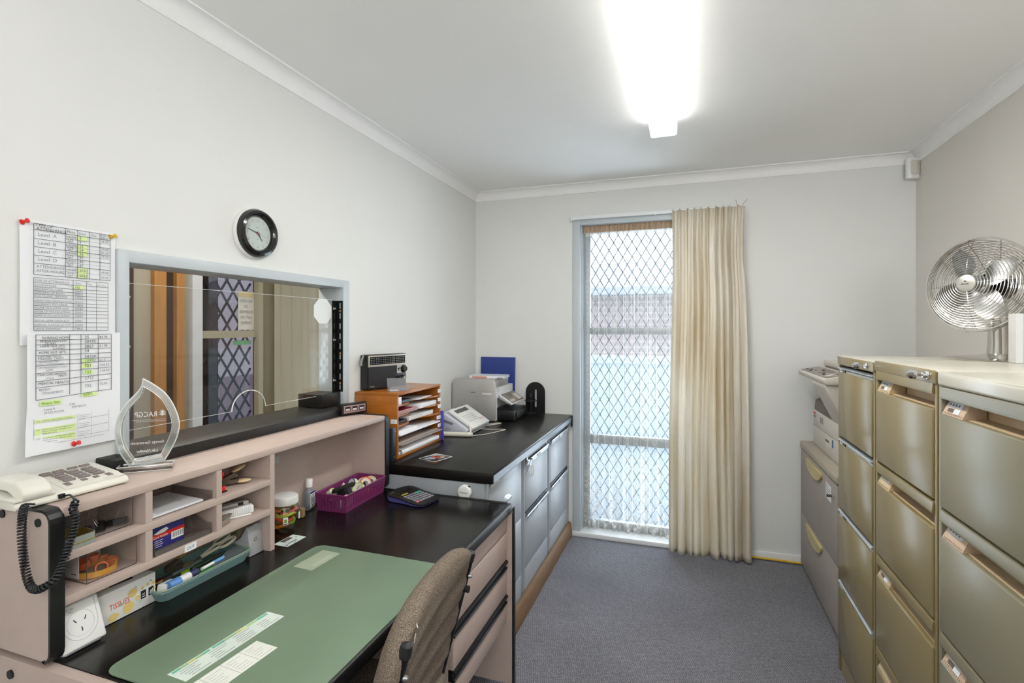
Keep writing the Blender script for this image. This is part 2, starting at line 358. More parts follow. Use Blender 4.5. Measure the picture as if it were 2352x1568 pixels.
# ------------------------------------------------------------------ ceiling lamp
t = thing('fluorescent_light', 'long white fluorescent batten light with glowing diffuser on the ceiling', 'ceiling light', (-.108, 1.88, CH))
obj('base', B(WHITE).box(-.05, .05, -.632, .632, -.03, -.0005, bev=.004), t)
b = B(emit('lamp_glow', (1.0, .985, .95), 17.0)); SG = emit('lamp_side_glow', (1.0, .985, .94), 1.5)
b.box(-.056, .056, -.625, .625, -.082, -.079)
for s_ in (-1, 1): b.prism([(s_*.060, -.028), (s_*.058, -.078), (s_*.0565, -.082), (s_*.0563, -.078), (s_*.056, -.028)], -.625, .625, m=SG, T=fr3((0, 0, 0), (1, 0, 0), (0, 0, 1), (0, 1, 0)))
obj('diffuser', b, t)
for s_ in (-1, 1):
    b = B(emit('lamp_end_glow', (1.0, .97, .9), .7)); b.prism([(-.061, -.026), (-.059, -.080), (-.05, -.084), (.05, -.084), (.059, -.080), (.061, -.026)], s_*.6255 if s_ > 0 else -.637, .637 if s_ > 0 else -.6255, T=fr3((0, 0, 0), (1, 0, 0), (0, 0, 1), (0, 1, 0)))
    obj('end_cap', b, t)
# ------------------------------------------------------------------ alarm sensor in corner
t = thing('motion_sensor', 'small white motion sensor below the cornice in the right corner', 'sensor', (1.180, 3.43, 2.245), R(20))
b = B(WHITE); b.prism([(-.034, .0), (-.034, -.018), (-.02, -.03), (.02, -.03), (.034, -.018), (.034, .0), (0, .018)], 0, .112, bev=.003); obj('housing', b, t)
b = B(M('sensor_lens', 'd9d6cb', .25)); b.grid(lambda u, v: (-.025+.05*u, -.0305-.006*math.sin(math.pi*u), .022+.075*v), 8, 6); obj('lens', b, t)
# ------------------------------------------------------------------ clock
T = frame((LW+.001, 1.434, 1.750), (0, 1, 0), (0, 0, 1))
t = thing('wall_clock', 'round black rimmed wall clock with pale face above the hatch', 'clock', (LW+.001, 1.434, 1.750))
t.rotation_euler = T.to_euler()
obj('back_rim', B(WHITE).lathe([(0, 0), (.089, 0), (.089, .012), (.086, .014), (0, .014)], 56), t, label='thin white rim')
obj('rim', B(M('clock_black', '121214', .12, spec=.7)).lathe([(.086, .010), (.0865, .022), (.080, .033), (.071, .036), (.064, .031), (.059, .022), (.058, .018)], 56), t, label='glossy black rim')
b = B(M('clock_face', 'd9d8cc', .6)); b.lathe([(0, .0185), (.06, .0185), (.06, .016), (0, .016)], 48)
for k in range(1, 13):
    a = math.pi/2-k*math.pi/6; b.text(str(k), .0165, Matrix.Translation((.047*math.cos(a), .047*math.sin(a)-.006, .0188)), M('clock_numerals', 'a4a49c', .6), 'CENTER', sx=.9)
b.box(-.008, .005, .020, .0215, .0186, .0188, m=INKG); b.box(-.006, .006, -.022, -.0212, .0186, .0188, m=INKG)
obj('dial', b, t)
def hand(nm, a, l, wd, h, m):
    d = Vector((math.sin(a), math.cos(a), 0)); n = Vector((d.y, -d.x, 0)); q = B(m); z = Vector((0, 0, h))
    q.quad(-d*.008-n*wd+z, d*l-n*wd*.5+z, d*l+n*wd*.5+z, -d*.008+n*wd+z); obj(nm, q, t)
hand('hour_hand', R(143), .032, .0022, .0205, INK); hand('minute_hand', R(284), .050, .0017, .0215, INK); hand('second_hand', R(105), .05, .0004, .022, INKG)
obj('hub', B(M('red_dot', 'd0565a', .4)).cyl((0, 0, .0195), (0, 0, .0235), .0035), t)
b = B(GLASS); b.lathe([(.058, .026), (.03, .0275), (0, .028)], 40); obj('glass', b, t)
# ------------------------------------------------------------------ papers on the wall
PT = frame((LW, 0, 0), (0, 1, 0), (0, 0, 1))
def curl(y0, y1, zt, zb, lift):
    # slightly bulging sheet
    return lambda u, v: (LW+.003+lift*(math.sin(math.pi*v)*.5+max(0, v-.7)*1.5)*(1-u*.6), y0+(y1-y0)*u, zt+(zb-zt)*v)
def sheetx(lift, u, v): return lift*(math.sin(math.pi*v)*.5+max(0, v-.7)*1.5)*(1-u*.6)+.003
def line(b, y0, z0, y1, z1, wd, m, x):
    d = Vector((0, y1-y0, z1-z0)).normalized(); n = Vector((0, -d.z, d.y))*wd/2; a = Vector((x, y0, z0)); c = Vector((x, y1, z1))
    b.quad(a-n, c-n, c+n, a+n)
P1y, P1t = .753, 1.668
paper1 = obj('fee_chart', B(PAPER).grid(curl(.753, .964, P1t, 1.371, .003), 4, 8), smooth=180)
tag(paper1, 'upper white sheet of handwritten attendance fees pinned beside the hatch', 'paper')
X1 = LW+.0085
b = B(INK); RW_ = [.008, .022, .0435, .063, .083, .102, .129]; C1 = [.025, .090, .117, .144, .169, .194]
skew = lambda u: 0.0
for r in RW_: line(b, P1y+C1[0], P1t-r, P1y+C1[-1], P1t-r, .0011, INK, X1)
for r in (.033, .053, .073, .0925, .1155): line(b, P1y+C1[1], P1t-r, P1y+C1[-1], P1t-r, .0004, INKG, X1)
for c in C1: line(b, P1y+c, P1t-RW_[0], P1y+c, P1t-RW_[-1], .0011, INK, X1)
R2 = [.136, .148, .158, .167, .175, .183, .194, .203, .212, .221, .230, .242, .253, .262]; C2 = [.025, .107, .137, .161, .189]
for r in R2: line(b, P1y+C2[0], P1t-r, P1y+C2[-1], P1t-r, .0009, INK, X1)
for c in C2: line(b, P1y+c, P1t-R2[0], P1y+c, P1t-R2[-1], .0009, INK, X1)
def w1(s_, u, v, sz, m=INKG, sx=1.0): b.text(s_, sz, PT @ Matrix.Translation((P1y+u, P1t-v, X1-LW+.0003)), m, sx=sx, bold=.0)
w1('TYPE OF', .028, .0135, .0095, INK); w1('ATTENDANCE', .030, .0215, .0095, INK)
for s_, v in (('Level  A', .036), ('Level  B', .056), ('Level  C', .076), ('Level  D', .095)): w1(s_, .033, v, .0115)
w1('ATTENDANCE', .030, .112, .009); w1('AFTER HOURS', .030, .122, .009)
w1('Place', .093, .0185, .009, INK); w1('Item', .120, .0185, .009); w1('Fee', .148, .0185, .009); w1('Bulk', .171, .014, .007); w1('Billing', .171, .0205, .007)
for k, (a, c) in enumerate(zip((.0225, .0435, .063, .083, .1025), (.0435, .063, .083, .102, .129))):
    h = (c-a); w1('SURGERY', .0915, a+h*.38, .0062, INK, .85); w1('HOME', .0925, a+h*.68, .0055, INK); w1('VISIT', .0945, a+h*.93, .0055, INK)
for s_, v in (('3', .0305), ('4', .041), ('23', .051), ('24', .0605), ('36', .071), ('37', .0805), ('44', .0905), ('47', .100), ('5020', .1125), ('5023', .126)): w1(s_, .1205, v, .0095, INKG)
for s_, v in (('16.⁹⁵', .031), ('37.⁰⁵', .051), ('63.⁴⁵', .0605), ('71.⁷⁰', .071), ('49.⁰⁰', .1125), ('74.95', .126)): w1(s_.replace('⁹⁵', '95').replace('⁰⁵', '05').replace('⁴⁵', '45').replace('⁷⁰', '70').replace('⁰⁰', '00'), .1715, v, .0085)
w1('TYPE OF ATTENDANCE', .0265, .1455, .0075, INKG, .9); w1('Item', .112, .1455, .0075); w1('Fee', .139, .1455, .0075); w1('Bulk Billing', .162, .1455, .005)
for (s_, n_), r in zip((('ACUPUNTURE', '193'), ('ANTENATAL CARE', '16500'), ('DRESSING OF BURN', '30003'), ('ECG 12 LEAD TRACING', '11702'), ('HAEMATOMA FURUNCLE DRAIN', '30219'), ('PREGNANCY TEST (URINE)', '73806'), ('PALMER OR PLANTER WART', '30186'), ('REPAIR OF WOUND ATTEND', '30026'), ('REPAIR OF WOUND FACE/NECK', '30032'), ('REMOVAL SUPERF FOREIGN BODY', '30061'), ('REMOVAL TUMOUR OR CYST', '31205'), ('URINE EXAMINAT', '73805')), R2[2:]):
    w1(s_, .0265, r-.0018, .0068, INKG, min(1.0, 16/len(s_)+.1)); w1(n_, .1105, r-.0018, .0075)
for (u0, u1, v0, v1) in ((.1175, .139, .0225, .0335), (.1175, .139, .044, .0735), (.1175, .139, .103, .1285), (.1085, .132, .149, .157)):
    b.rect(PT, P1y+u0, P1y+u1, P1t-v1, P1t-v0, m=HILI, h=X1-LW-.0008)
obj('writing', b, paper1, smooth=0)
P2y, P2t = .762, 1.400
paper2 = obj('fee_chart', B(PAPER).grid(lambda u, v: (LW+.0125+.010*max(0, v-.75)*3*(1-u), .763+.207*u-.010*max(0, .5-u)*max(0, v-.6)*4, P2t-.288*v+.0), 6, 10), smooth=180)
tag(paper2, 'lower white sheet with home visit fees and typed table, overlapping the sheet above', 'paper')
X2 = LW+.016; b = B(INK); C = [.016, .086, .111, .151, .183]; RR = [.004, .0165, .028, .0407, .053, .067, .078, .096, .115, .130, .159]
for i, r in enumerate(RR): line(b, P2y+C[0], P2t-r, P2y+C[-1], P2t-r+(.0015*max(0, i-4)), .001, INK, X2)
for c in C: line(b, P2y+c, P2t-RR[0], P2y+c, P2t-RR[-1]+.006*(c > .05), .0012, INK, X2)
def w2(s_, u, v, sz, m=INK, sx=1.0, T_=Matrix.Identity(4)): b.text(s_, sz, PT @ Matrix.Translation((P2y+u, P2t-v, X2-LW+.0003)) @ T_, m, sx=sx)
for s_, u, v, z_ in (('NURSING HOME', .028, .0145, .0085), ('BENIGN NEOPLASM', .024, .022, .007), ('OF SKIN', .034, .027, .0065), ('HOME VISIT (AH)', .024, .034, .0075), ('(2) PATIENT', .05, .0395, .0055), ('HOME VISIT (2PT)', .022, .0495, .008), ('JOINT INJECTION IN', .020, .0585, .0058), ('SYNOVIAL  CAVITY', .020, .0645, .0068)):
    w2(s_, u, v, z_, INK, .9)
for s_, u, v, z_ in (('HEALTH CARE CARD', .022, .0715, .005), ('PENS or CONCESSION (EVC)', .019, .0765, .005), ('GP MANAGEMENT PLAN', .021, .085, .0062), ('(GPP)', .036, .0925, .0075), ('(TCA)', .036, .112, .0075), ('REVIEW', .022, .138, .0075), ('MANAGEMENTS', .028, .146, .0072)):
    w2(s_, u, v, z_, INKG, .85)
w2('TEAM CARE ARRANGE', .020, .102, .0068, INK, .85); w2('MENTS', .062, .1075, .006); w2('MENTAL HEALTH', .021, .1235, .0085, INK, .95)
for s_, v, m_ in (('35', .0145, INK), ('30195', .0255, INK), ('5023', .038, INK), ('24', .0495, INK), ('50124', .064, INK), ('10990', .0745, M('green_ink', '6d9c3a', .7)), ('721', .0875, INK), ('723', .104, M('green_ink', '', .7)), ('2713', .1195, INKG), ('732.', .139, INKG)): w2(s_, .119, v, .0105, m_)
for s_, v, m_ in (('83 75', .0145, INK), ('61 95', .037, INK), ('6.15', .0745, INKG), ('144.25', .087, INKG), ('114.30', .102, INKG), ('72.05', .136, INKG)): w2(s_, .154, v, .0088, m_)
w2('Biopsy Skin', .027, .171, .0085, M('green_ink', '', .7)); w2('30071', .115, .161, .0095, M('green_ink', '', .7))
w2('Level A', .032, .186, .0075, INKG); w2('AFTER HOURS', .032, .1935, .0065, INKG); w2('ITEM', .085, .180, .006, INKG); w2('5003 $54.95', .090, .187, .0065, INKG)
for k in range(3):
    v0 = .207+.021*k
    w2('271%d' % k, .016, v0+.004, .004, INKG)
    for q, s_ in enumerate((('GP Mental Health Treatment Consultation',), ('Preparation of a GP Mental Health Treatment', 'Plan by a GP who has undertaken mental', 'health skills training'), ('Preparation of a GP Mental Health Treatment', 'Plan by a GP who has undertaken mental', 'health skills training'))[k]): w2(s_, .030, v0+.004+.0048*q, .0042, INKG, .85)
    for q, s_ in enumerate(('Must be at least', '20 minutes in', 'duration')): w2(s_, .107, v0+.003+.0048*q, .0038, INKG)
    line(b, P2y+.105, P2t-v0-.012, P2y+.176, P2t-v0-.010, .0005, INKG, X2)
    for c, d in ((.014, .027), (.030, .100)): b.rect(PT, P2y+c, P2y+d, P2t-v0-(.006 if k == 0 else .015), P2t-v0+.001, m=HILI, h=X2-LW-.0005)
for c in (.012, .104, .135, .177): line(b, P2y+c, P2t-.203, P2y+c, P2t-.263, .0004, INKG, X2)
w2('Current as at November 2011. The MBS items are subject to change; for MBS enquiries refer to MBS online', .016, .2685, .0036, INKG, .95)
for (u0, u1, v0, v1) in ((.024, .07, .162, .1745), (.113, .149, .153, .163), (.113, .136, .067, .0765), (.113, .138, .079, .09), (.117, .14, .0955, .106)): b.rect(PT, P2y+u0, P2y+u1, P2t-v1, P2t-v0, m=HILI, h=X2-LW-.0008)
obj('writing', b, paper2, smooth=0)
def pin(y, z, m, lab, x=LW+.004, d=(.9, .35, .25)):
    b = B(m); d = Vector(d).normalized()
    b.lathe([(0, 0), (.0065, .0), (.0065, .002), (.0035, .004), (.0035, .010), (.0055, .012), (.0055, .0145), (0, .0155)], 14, T=frame((x, y, z), d.orthogonal(), d.cross(d.orthogonal())))
    b.cyl((x-.003, y, z), (x, y, z), .0005, m=STEEL)
    tag(obj('push_pin', b), lab, 'pin')
pin(.757, 1.659, RED, 'red push pin at the top left corner of the upper sheet'); pin(.951, 1.657, YELLOW, 'yellow push pin at the top right corner of the upper sheet'); pin(.856, 1.122, RED, 'red push pin at the foot of the lower sheet', LW+.017)
# ------------------------------------------------------------------ hatch screen
SX = -1.505
b = B(ACR)
poly = [(1.003, 1.121), (1.372, 1.121)]
for k in range(0, 17): a = math.pi-math.pi*k/16; poly.append((1.447+.075*math.cos(a), 1.121+.066*math.sin(a)))
poly += [(1.915, 1.121), (1.915, 1.540), (1.003, 1.540)]
sc = thing('acrylic_screen', 'clear acrylic speaking screen with arched cutout fixed across the hatch', 'screen', (SX, 1.459, 1.121))
obj('sheet', B(ACR).prism(poly, -.003, .003, T=fr3((SX, 0, 0), (0, 1, 0), (0, 0, 1), (1, 0, 0))), sc, True)
b = B(M('polished_acrylic_edge', 'dfe3e0', .15, spec=.8)); b.tube([(SX, 1.447+.075*math.cos(math.pi-math.pi*k/20), 1.121+.066*math.sin(math.pi-math.pi*k/20)) for k in range(0, 21)], .0019, 6)
for p, q in (((1.003, 1.121), (1.372, 1.121)), ((1.522, 1.121), (1.915, 1.121)), ((1.003, 1.54), (1.915, 1.54))): b.tube([(SX, p[0], p[1]), (SX, q[0], q[1])], .0010, 4)
obj('polished_edge', b, sc, True)
b = B(M('frosted_white', 'e9edec', .5)); b.prism([(1.781+.112*u, 1.433+.107*v) for u, v in ((.29, 0), (.71, 0), (1, .27), (1, .73), (.71, 1), (.29, 1), (0, .73), (0, .27))], 0, .002, T=fr3((SX+.0035, 0, 0), (0, 1, 0), (0, 0, 1), (1, 0, 0)))
tag(obj('speech_vent_disc', b), 'white octagonal plate stuck on the acrylic screen', 'plate')
def bracket(y, s_, lab):
    t = thing('slotted_angle', lab, 'bracket', (SX, y, 1.13), group='slotted angle brackets of the hatch screen')
    BLK = M('black_angle_steel', '0e0f10', .4, .3)
    yw = y
    for nm, T, wd in (('flange', fr3((-1.463, yw-s_*.0005, 1.128), (-1, 0, 0), (0, 0, 1), (0, -s_, 0)), .030), ('flange', fr3((SX+.004, yw-s_*.001, 1.128), (0, -s_, 0), (0, 0, 1), (1, 0, 0)), .028)):
        b = B(BLK); n = 9; H = .408; u0, u1 = wd*.42, wd*.58
        b.box(0, u0, 0, H, 0, .003, T=T).box(u1, wd, 0, H, 0, .003, T=T)
        for k in range(n+1):
            z0 = max(0, k*H/n-.010); z1 = min(H, k*H/n+.010); b.box(u0, u1, z0, z1, 0, .003, T=T)
        obj(nm, b, t, True)
    b = B(M('bracket_corner_steel', '0e0f10', .4, .3)); b.box(SX+.002, -1.49, min(yw, yw-s_*.006), max(yw, yw-s_*.006), 1.128, 1.536); obj('corner', b, t, True)
    for z in (1.18, 1.36, 1.50):
        b = B(CHROME); c = Vector((SX+.004, yw-s_*.020, z)); b.cyl(c, c+Vector((.004, 0, 0)), .008, seg=12); b.cyl(c+Vector((.004, 0, 0)), c+Vector((.010, 0, 0)), .0055, seg=6); b.cyl(c, c+Vector((.016, 0, 0)), .003, seg=10)
        obj('bolt', b, t, True)
    for z in (1.165, 1.30, 1.49):
        b = B(M('brass', 'b08a55', .3, .9)); b.ball((-1.478, yw-s_*.004, z), .0055, sc=(1, .6, 1), seg=10); obj('screw', b, t, True)
bracket(OY1-.001, 1, 'black slotted angle bracket on the right side of the hatch beside the radio')
bracket(OY0+.001, -1, 'black slotted angle bracket on the left side of the hatch beside the sheets')
# ------------------------------------------------------------------ curtain, lace, track
t = thing('curtain_track', 'white curtain track above the window', 'curtain rail', (-.218, BW, 2.165))
obj('rail', B(WHITEP).box(-.742, .302, BW-.050, BW-.036, 2.149, 2.173, bev=.003), t, True)
for x in (-.738, -.2, .292): obj('bracket', B(WHITEP).box(x-.008, x+.008, BW-.036, BW, 2.146, 2.176, bev=.002), t, True)
b = B(WHITEP); b.box(-.752, -.740, BW-.054, BW-.034, 2.143, 2.178, bev=.002); obj('end_stop', b, t, True)
for q in ([(.285, BW-.045, 2.173), (.278, BW-.05, 2.203)], [(.315, BW-.06, 2.165), (.342, BW-.065, 2.198)]): obj('hook_pin', B(INKG).tube(q, .0012, 5), t, True)
CUR = bpy.data.materials.new('cream_curtain_cloth'); CUR.use_nodes = True
def cloth():
    N = CUR.node_tree.nodes; L = CUR.node_tree.links; p = N['Principled BSDF']; out = N['Material Output']
    tc = N.new('ShaderNodeTexCoord'); mp = N.new('ShaderNodeMapping'); mp.inputs['Scale'].default_value = (50, 50, 260); L.new(tc.outputs['Object'], mp.inputs[0])
    n = N.new('ShaderNodeTexNoise'); n.inputs['Scale'].default_value = 1.2; n.inputs['Detail'].default_value = 5; L.new(mp.outputs[0], n.inputs[0])
    n2 = N.new('ShaderNodeTexNoise'); n2.inputs['Scale'].default_value = 2.3; mp2 = N.new('ShaderNodeMapping'); mp2.inputs['Scale'].default_value = (3, 3, .5); L.new(tc.outputs['Object'], mp2.inputs[0]); L.new(mp2.outputs[0], n2.inputs[0])
    cr = N.new('ShaderNodeValToRGB'); cr.color_ramp.elements[0].color = lin('efe2c9'); cr.color_ramp.elements[1].color = lin('fffaf0'); cr.color_ramp.elements[0].position = .3; cr.color_ramp.elements[1].position = .62
    L.new(n2.outputs[0], cr.inputs[0])
    mx = N.new('ShaderNodeMix'); mx.data_type = 'RGBA'; mx.blend_type = 'MULTIPLY'; mx.inputs[0].default_value = .12; L.new(cr.outputs[0], mx.inputs[6]); L.new(n.outputs[0], mx.inputs[7])
    L.new(mx.outputs[2], p.inputs['Base Color']); p.inputs['Roughness'].default_value = .95; p.inputs['Specular IOR Level'].default_value = .1
    b = N.new('ShaderNodeBump'); b.inputs['Strength'].default_value = .6; b.inputs['Distance'].default_value = .003; L.new(n.outputs[0], b.inputs['Height']); L.new(b.outputs[0], p.inputs['Normal'])
    tr = N.new('ShaderNodeBsdfTranslucent'); L.new(mx.outputs[2], tr.inputs[0]); ms = N.new('ShaderNodeMixShader'); ms.inputs[0].default_value = .32
    L.new(p.outputs[0], ms.inputs[1]); L.new(tr.outputs[0], ms.inputs[2]); L.new(ms.outputs[0], out.inputs[0])
cloth()
rng = random.Random(3); NP = 10; ph = [rng.uniform(-.5, .5) for _ in range(NP+1)]; am = [rng.uniform(.7, 1.15) for _ in range(NP+1)]
def drape2(u, v):
    # v = 0 top; u across
    hd = min(1, v/.055)                       # heading tape zone, gathered
    uu = u + .012*math.sin(v*5+u*9)*v
    ph_ = uu*NP; k = int(min(NP, ph_)); fr = ph_-k
    a = (am[k]*(1-fr)+am[min(NP, k+1)]*fr)
    w_ = math.sin(2*math.pi*(uu*NP+.12*math.sin(uu*17)))
    amp = (.020+.020*v)*a
    pinch = math.exp(-((v-.045)/.022)**2)
    y = BW-.085+amp*w_*(1-.6*pinch)+.009*math.sin(2*math.pi*uu*23+v*2+math.sin(v*6+uu*20))*(.4+.6*(1-v))+.008*math.sin(uu*31+v*5)*v
    xl, xr = -.098-.026*v+.006*math.sin(v*7), .322+.030*v-.014*math.exp(-((v-.12)/.1)**2)
    x = xl+(xr-xl)*u+.012*math.cos(2*math.pi*(uu*NP))*(.4+v*.6)
    z = 2.158-(2.158-.012)*v + (.010*w_ if v < .02 else 0)-.004*math.sin(u*6)*v
    return (x, y, z)
o = obj('drape', B(CUR).grid(drape2, 200, 60), smooth=180); md = o.modifiers.new('t', 'SOLIDIFY'); md.thickness = .0025; md.offset = 0
tag(o, 'cream pleated drape drawn to the right half of the window', 'curtain')
lace = bpy.data.materials.new('lace'); lace.use_nodes = True
def lacemat():
    N = lace.node_tree.nodes; L = lace.node_tree.links; N.remove(N['Principled BSDF']); out = N['Material Output']
    tc = N.new('ShaderNodeTexCoord'); uv = N.new('ShaderNodeSeparateXYZ'); L.new(tc.outputs['UV'], uv.inputs[0])
    d = N.new('ShaderNodeBsdfDiffuse'); d.inputs[0].default_value = lin('dfd9d0'); t2 = N.new('ShaderNodeBsdfTranslucent'); t2.inputs[0].default_value = lin('dfdbd4')
    ad = N.new('ShaderNodeMixShader'); ad.inputs[0].default_value = .45; L.new(d.outputs[0], ad.inputs[1]); L.new(t2.outputs[0], ad.inputs[2])
    tr = N.new('ShaderNodeBsdfTransparent')
    # flower spots denser to the hem
    vo = N.new('ShaderNodeTexVoronoi'); vo.feature = 'F1'; vo.inputs['Scale'].default_value = 1; mp = N.new('ShaderNodeMapping'); mp.inputs['Scale'].default_value = (34, 58, 1); L.new(tc.outputs['UV'], mp.inputs[0]); L.new(mp.outputs[0], vo.inputs[0]); vo.inputs['Randomness'].default_value = .5
    ring = N.new('ShaderNodeMath'); ring.operation = 'COMPARE'; ring.inputs[1].default_value = .26; ring.inputs[2].default_value = .09; L.new(vo.outputs[0], ring.inputs[0])
    mr = N.new('ShaderNodeMapRange'); mr.inputs[1].default_value = .70; mr.inputs[2].default_value = .97; mr.inputs[3].default_value = 0; mr.inputs[4].default_value = .65; L.new(uv.outputs[1], mr.inputs[0])
    hem = N.new('ShaderNodeMath'); hem.operation = 'MULTIPLY'; L.new(ring.outputs[0], hem.inputs[0]); L.new(mr.outputs[0], hem.inputs[1])
    # rows of small motifs
    vo2 = N.new('ShaderNodeTexVoronoi'); mp2 = N.new('ShaderNodeMapping'); mp2.inputs['Scale'].default_value = (20, 11, 1); L.new(tc.outputs['UV'], mp2.inputs[0]); L.new(mp2.outputs[0], vo2.inputs[0]); vo2.inputs['Randomness'].default_value = .06
    r2 = N.new('ShaderNodeMath'); r2.operation = 'COMPARE'; r2.inputs[1].default_value = .13; r2.inputs[2].default_value = .04; L.new(vo2.outputs[0], r2.inputs[0])
    r2m = N.new('ShaderNodeMath'); r2m.operation = 'MULTIPLY'; r2m.inputs[1].default_value = .45; L.new(r2.outputs[0], r2m.inputs[0])
    # header tape
    h = N.new('ShaderNodeMath'); h.operation = 'LESS_THAN'; h.inputs[1].default_value = .036; L.new(uv.outputs[1], h.inputs[0]); hm = N.new('ShaderNodeMath'); hm.operation = 'MULTIPLY'; hm.inputs[1].default_value = .55; L.new(h.outputs[0], hm.inputs[0])
    base = N.new('ShaderNodeValue'); base.outputs[0].default_value = .13
    wv = N.new('ShaderNodeMapRange'); wv.inputs[1].default_value = .55; wv.inputs[2].default_value = 1; wv.inputs[3].default_value = 0; wv.inputs[4].default_value = .16; L.new(uv.outputs[1], wv.inputs[0])
    st = N.new('ShaderNodeTexNoise'); st.inputs['Scale'].default_value = 1; st.inputs['Detail'].default_value = 3; mp3 = N.new('ShaderNodeMapping'); mp3.inputs['Scale'].default_value = (75, .8, 1); L.new(tc.outputs['UV'], mp3.inputs[0]); L.new(mp3.outputs[0], st.inputs[0])
    sr = N.new('ShaderNodeMapRange'); sr.inputs[1].default_value = .44; sr.inputs[2].default_value = .66; sr.inputs[3].default_value = 0; sr.inputs[4].default_value = .40; L.new(st.outputs[0], sr.inputs[0])
    s = base
    for q in (hem, r2m, hm, wv, sr):
        a = N.new('ShaderNodeMath'); a.operation = 'ADD'; a.use_clamp = True; L.new(s.outputs[0], a.inputs[0]); L.new(q.outputs[0], a.inputs[1]); s = a
    ms = N.new('ShaderNodeMixShader'); L.new(s.outputs[0], ms.inputs[0]); L.new(tr.outputs[0], ms.inputs[1]); L.new(ad.outputs[0], ms.inputs[2]); L.new(ms.outputs[0], out.inputs[0])
lacemat()
def lacef(u, v):
    y = BW+.052+(.006+.020*v)*math.sin(u*2*math.pi*17+1.2*math.sin(u*23))+.004*math.sin(u*2*math.pi*47+v*2)
    x = -.682+.90*u+.008*math.sin(u*60)*v
    return (x, y, 2.122-2.075*v-.012*v*abs(math.sin(u*2*math.pi*8.5)))
bm = bmesh.new(); uvl = bm.loops.layers.uv.new('UVMap'); nu, nv = 260, 24
V = [[bm.verts.new(lacef(i/nu, j/nv)) for j in range(nv+1)] for i in range(nu+1)]
for i in range(nu):
    for j in range(nv):
        f = bm.faces.new((V[i][j], V[i+1][j], V[i+1][j+1], V[i][j+1])); f.smooth = True
        for lp, (a, c) in zip(f.loops, ((i, j), (i+1, j), (i+1, j+1), (i, j+1))): lp[uvl].uv = (a/nu, c/nv)
me = bpy.data.meshes.new('lace_curtain'); bm.to_mesh(me); bm.free(); me.materials.append(lace)
lo = bpy.data.objects.new('lace_curtain', me); COL.objects.link(lo); tag(lo, 'sheer white lace curtain hanging in the window recess', 'curtain')
b = B(M('lace_header', 'b89f86', .9, var=.1, scale=60)); b.grid(lambda u, v: (-.684+.905*u, BW+.040+.006*math.sin(u*170)+.003*math.sin(u*390), 2.126-.055*v), 260, 2); obj('heading_tape', b, lo, smooth=180)
b = B(M('lace_rod', '4a3a34', .5)); b.cyl((-.688, BW+.070, 2.098), (.25, BW+.070, 2.098), .004); o = obj('lace_rod', b); tag(o, 'thin dark rod carrying the lace curtain', 'curtain rod')
# cable along the skirting
b = B(M('yellow_cable', 'e0b818', .5)); b.tube([(.34, BW-.02, .012), (.5, BW-.018, .012), (.68, BW-.02, .011), (.8, BW-.02, .011)], .006, 8)
tag(obj('cable', b), 'yellow cable lying along the foot of the back wall', 'cable')
# ------------------------------------------------------------------ desk
DZ = .72; DX0, DX1 = -1.415, -.655; DYa, DYb = .676, 1.918
EDGE = M('black_pvc_edge', '0d0d0f', .42, var=.1); DTOP = DARKLAM
t = thing('desk', 'mauve office desk with black top and drawer pedestal under the hatch', 'desk', (-1.035, 1.297, 0))
b = B(DTOP); b.box(DX0, DX1-.004, DYa+.0225, DYb-.004, DZ-.028, DZ-.0005); obj('desk_top', b, t, True)
b = B(EDGE); b.box(DX1-.022, DX1, DYa, DYb, DZ-.036, DZ+.0005, bev=.008, seg=3).box(DX0, DX1-.02, DYb-.014, DYb, DZ-.036, DZ+.004, bev=.006); obj('edge_band', b, t, True)
def side(y0, y1, zt=DZ-.035):
    b = B(PINK); b.prism([(DX0, .02), (DX1+.004, .02), (DX1+.004, zt), (DX0, zt)], y0, y1, T=fr3((0, 0, 0), (1, 0, 0), (0, 0, 1), (0, 1, 0))); o = obj('side_panel', b, t, True)
    b = B(EDGE); b.box(DX1+.0045, DX1+.012, y0-.001, y1+.001, .0, DZ-.01, bev=.004); obj('edge_strip', b, o, True)
    return o
sp = side(DYa, DYa+.022, DZ-.003); b = B(BLACKM); b.cyl((-1.345, DYa-.004, .688-.003), (-1.345, DYa, .688-.003), .009, seg=16); obj('screw_cap', b, sp, True)
side(DYb-.024, DYb-.001)
obj('modesty_panel', B(PINK).box(DX0+.01, DX0+.026, DYa+.022, DYb-.024, .25, DZ-.03), t, True)
PX = -.672
b = B(PINK); b.box(DX0+.03, PX-.018, 1.41, DYb-.024, .26, DZ-.03); obj('pedestal', b, t, True)
b = B(PINK); b.box(PX-.018, PX, 1.41, DYb-.026, .617, DZ-.038, bev=.001); obj('pencil_rail', b, t, True)
for z0, z1 in ((.508, .611), (.373, .470), (.262, .340)):
    d = obj('drawer', B(PINK).box(PX-.018, PX, 1.410, DYb-.027, z0, z1, bev=.001), t, True)
    if z0 > .3:
        b = B(EDGE); b.prism([(PX-.017, 0), (PX+.004, -.002), (PX+.008, -.010), (PX+.004, -.012), (PX-.004, -.008), (PX-.004, -.026), (PX+.006, -.030), (PX+.004, -.036), (PX-.017, -.036)], 1.409, DYb-.029, T=fr3((0, 0, z0-.0005), (1, 0, 0), (0, 0, 1), (0, 1, 0))); obj('handle', b, d, True)
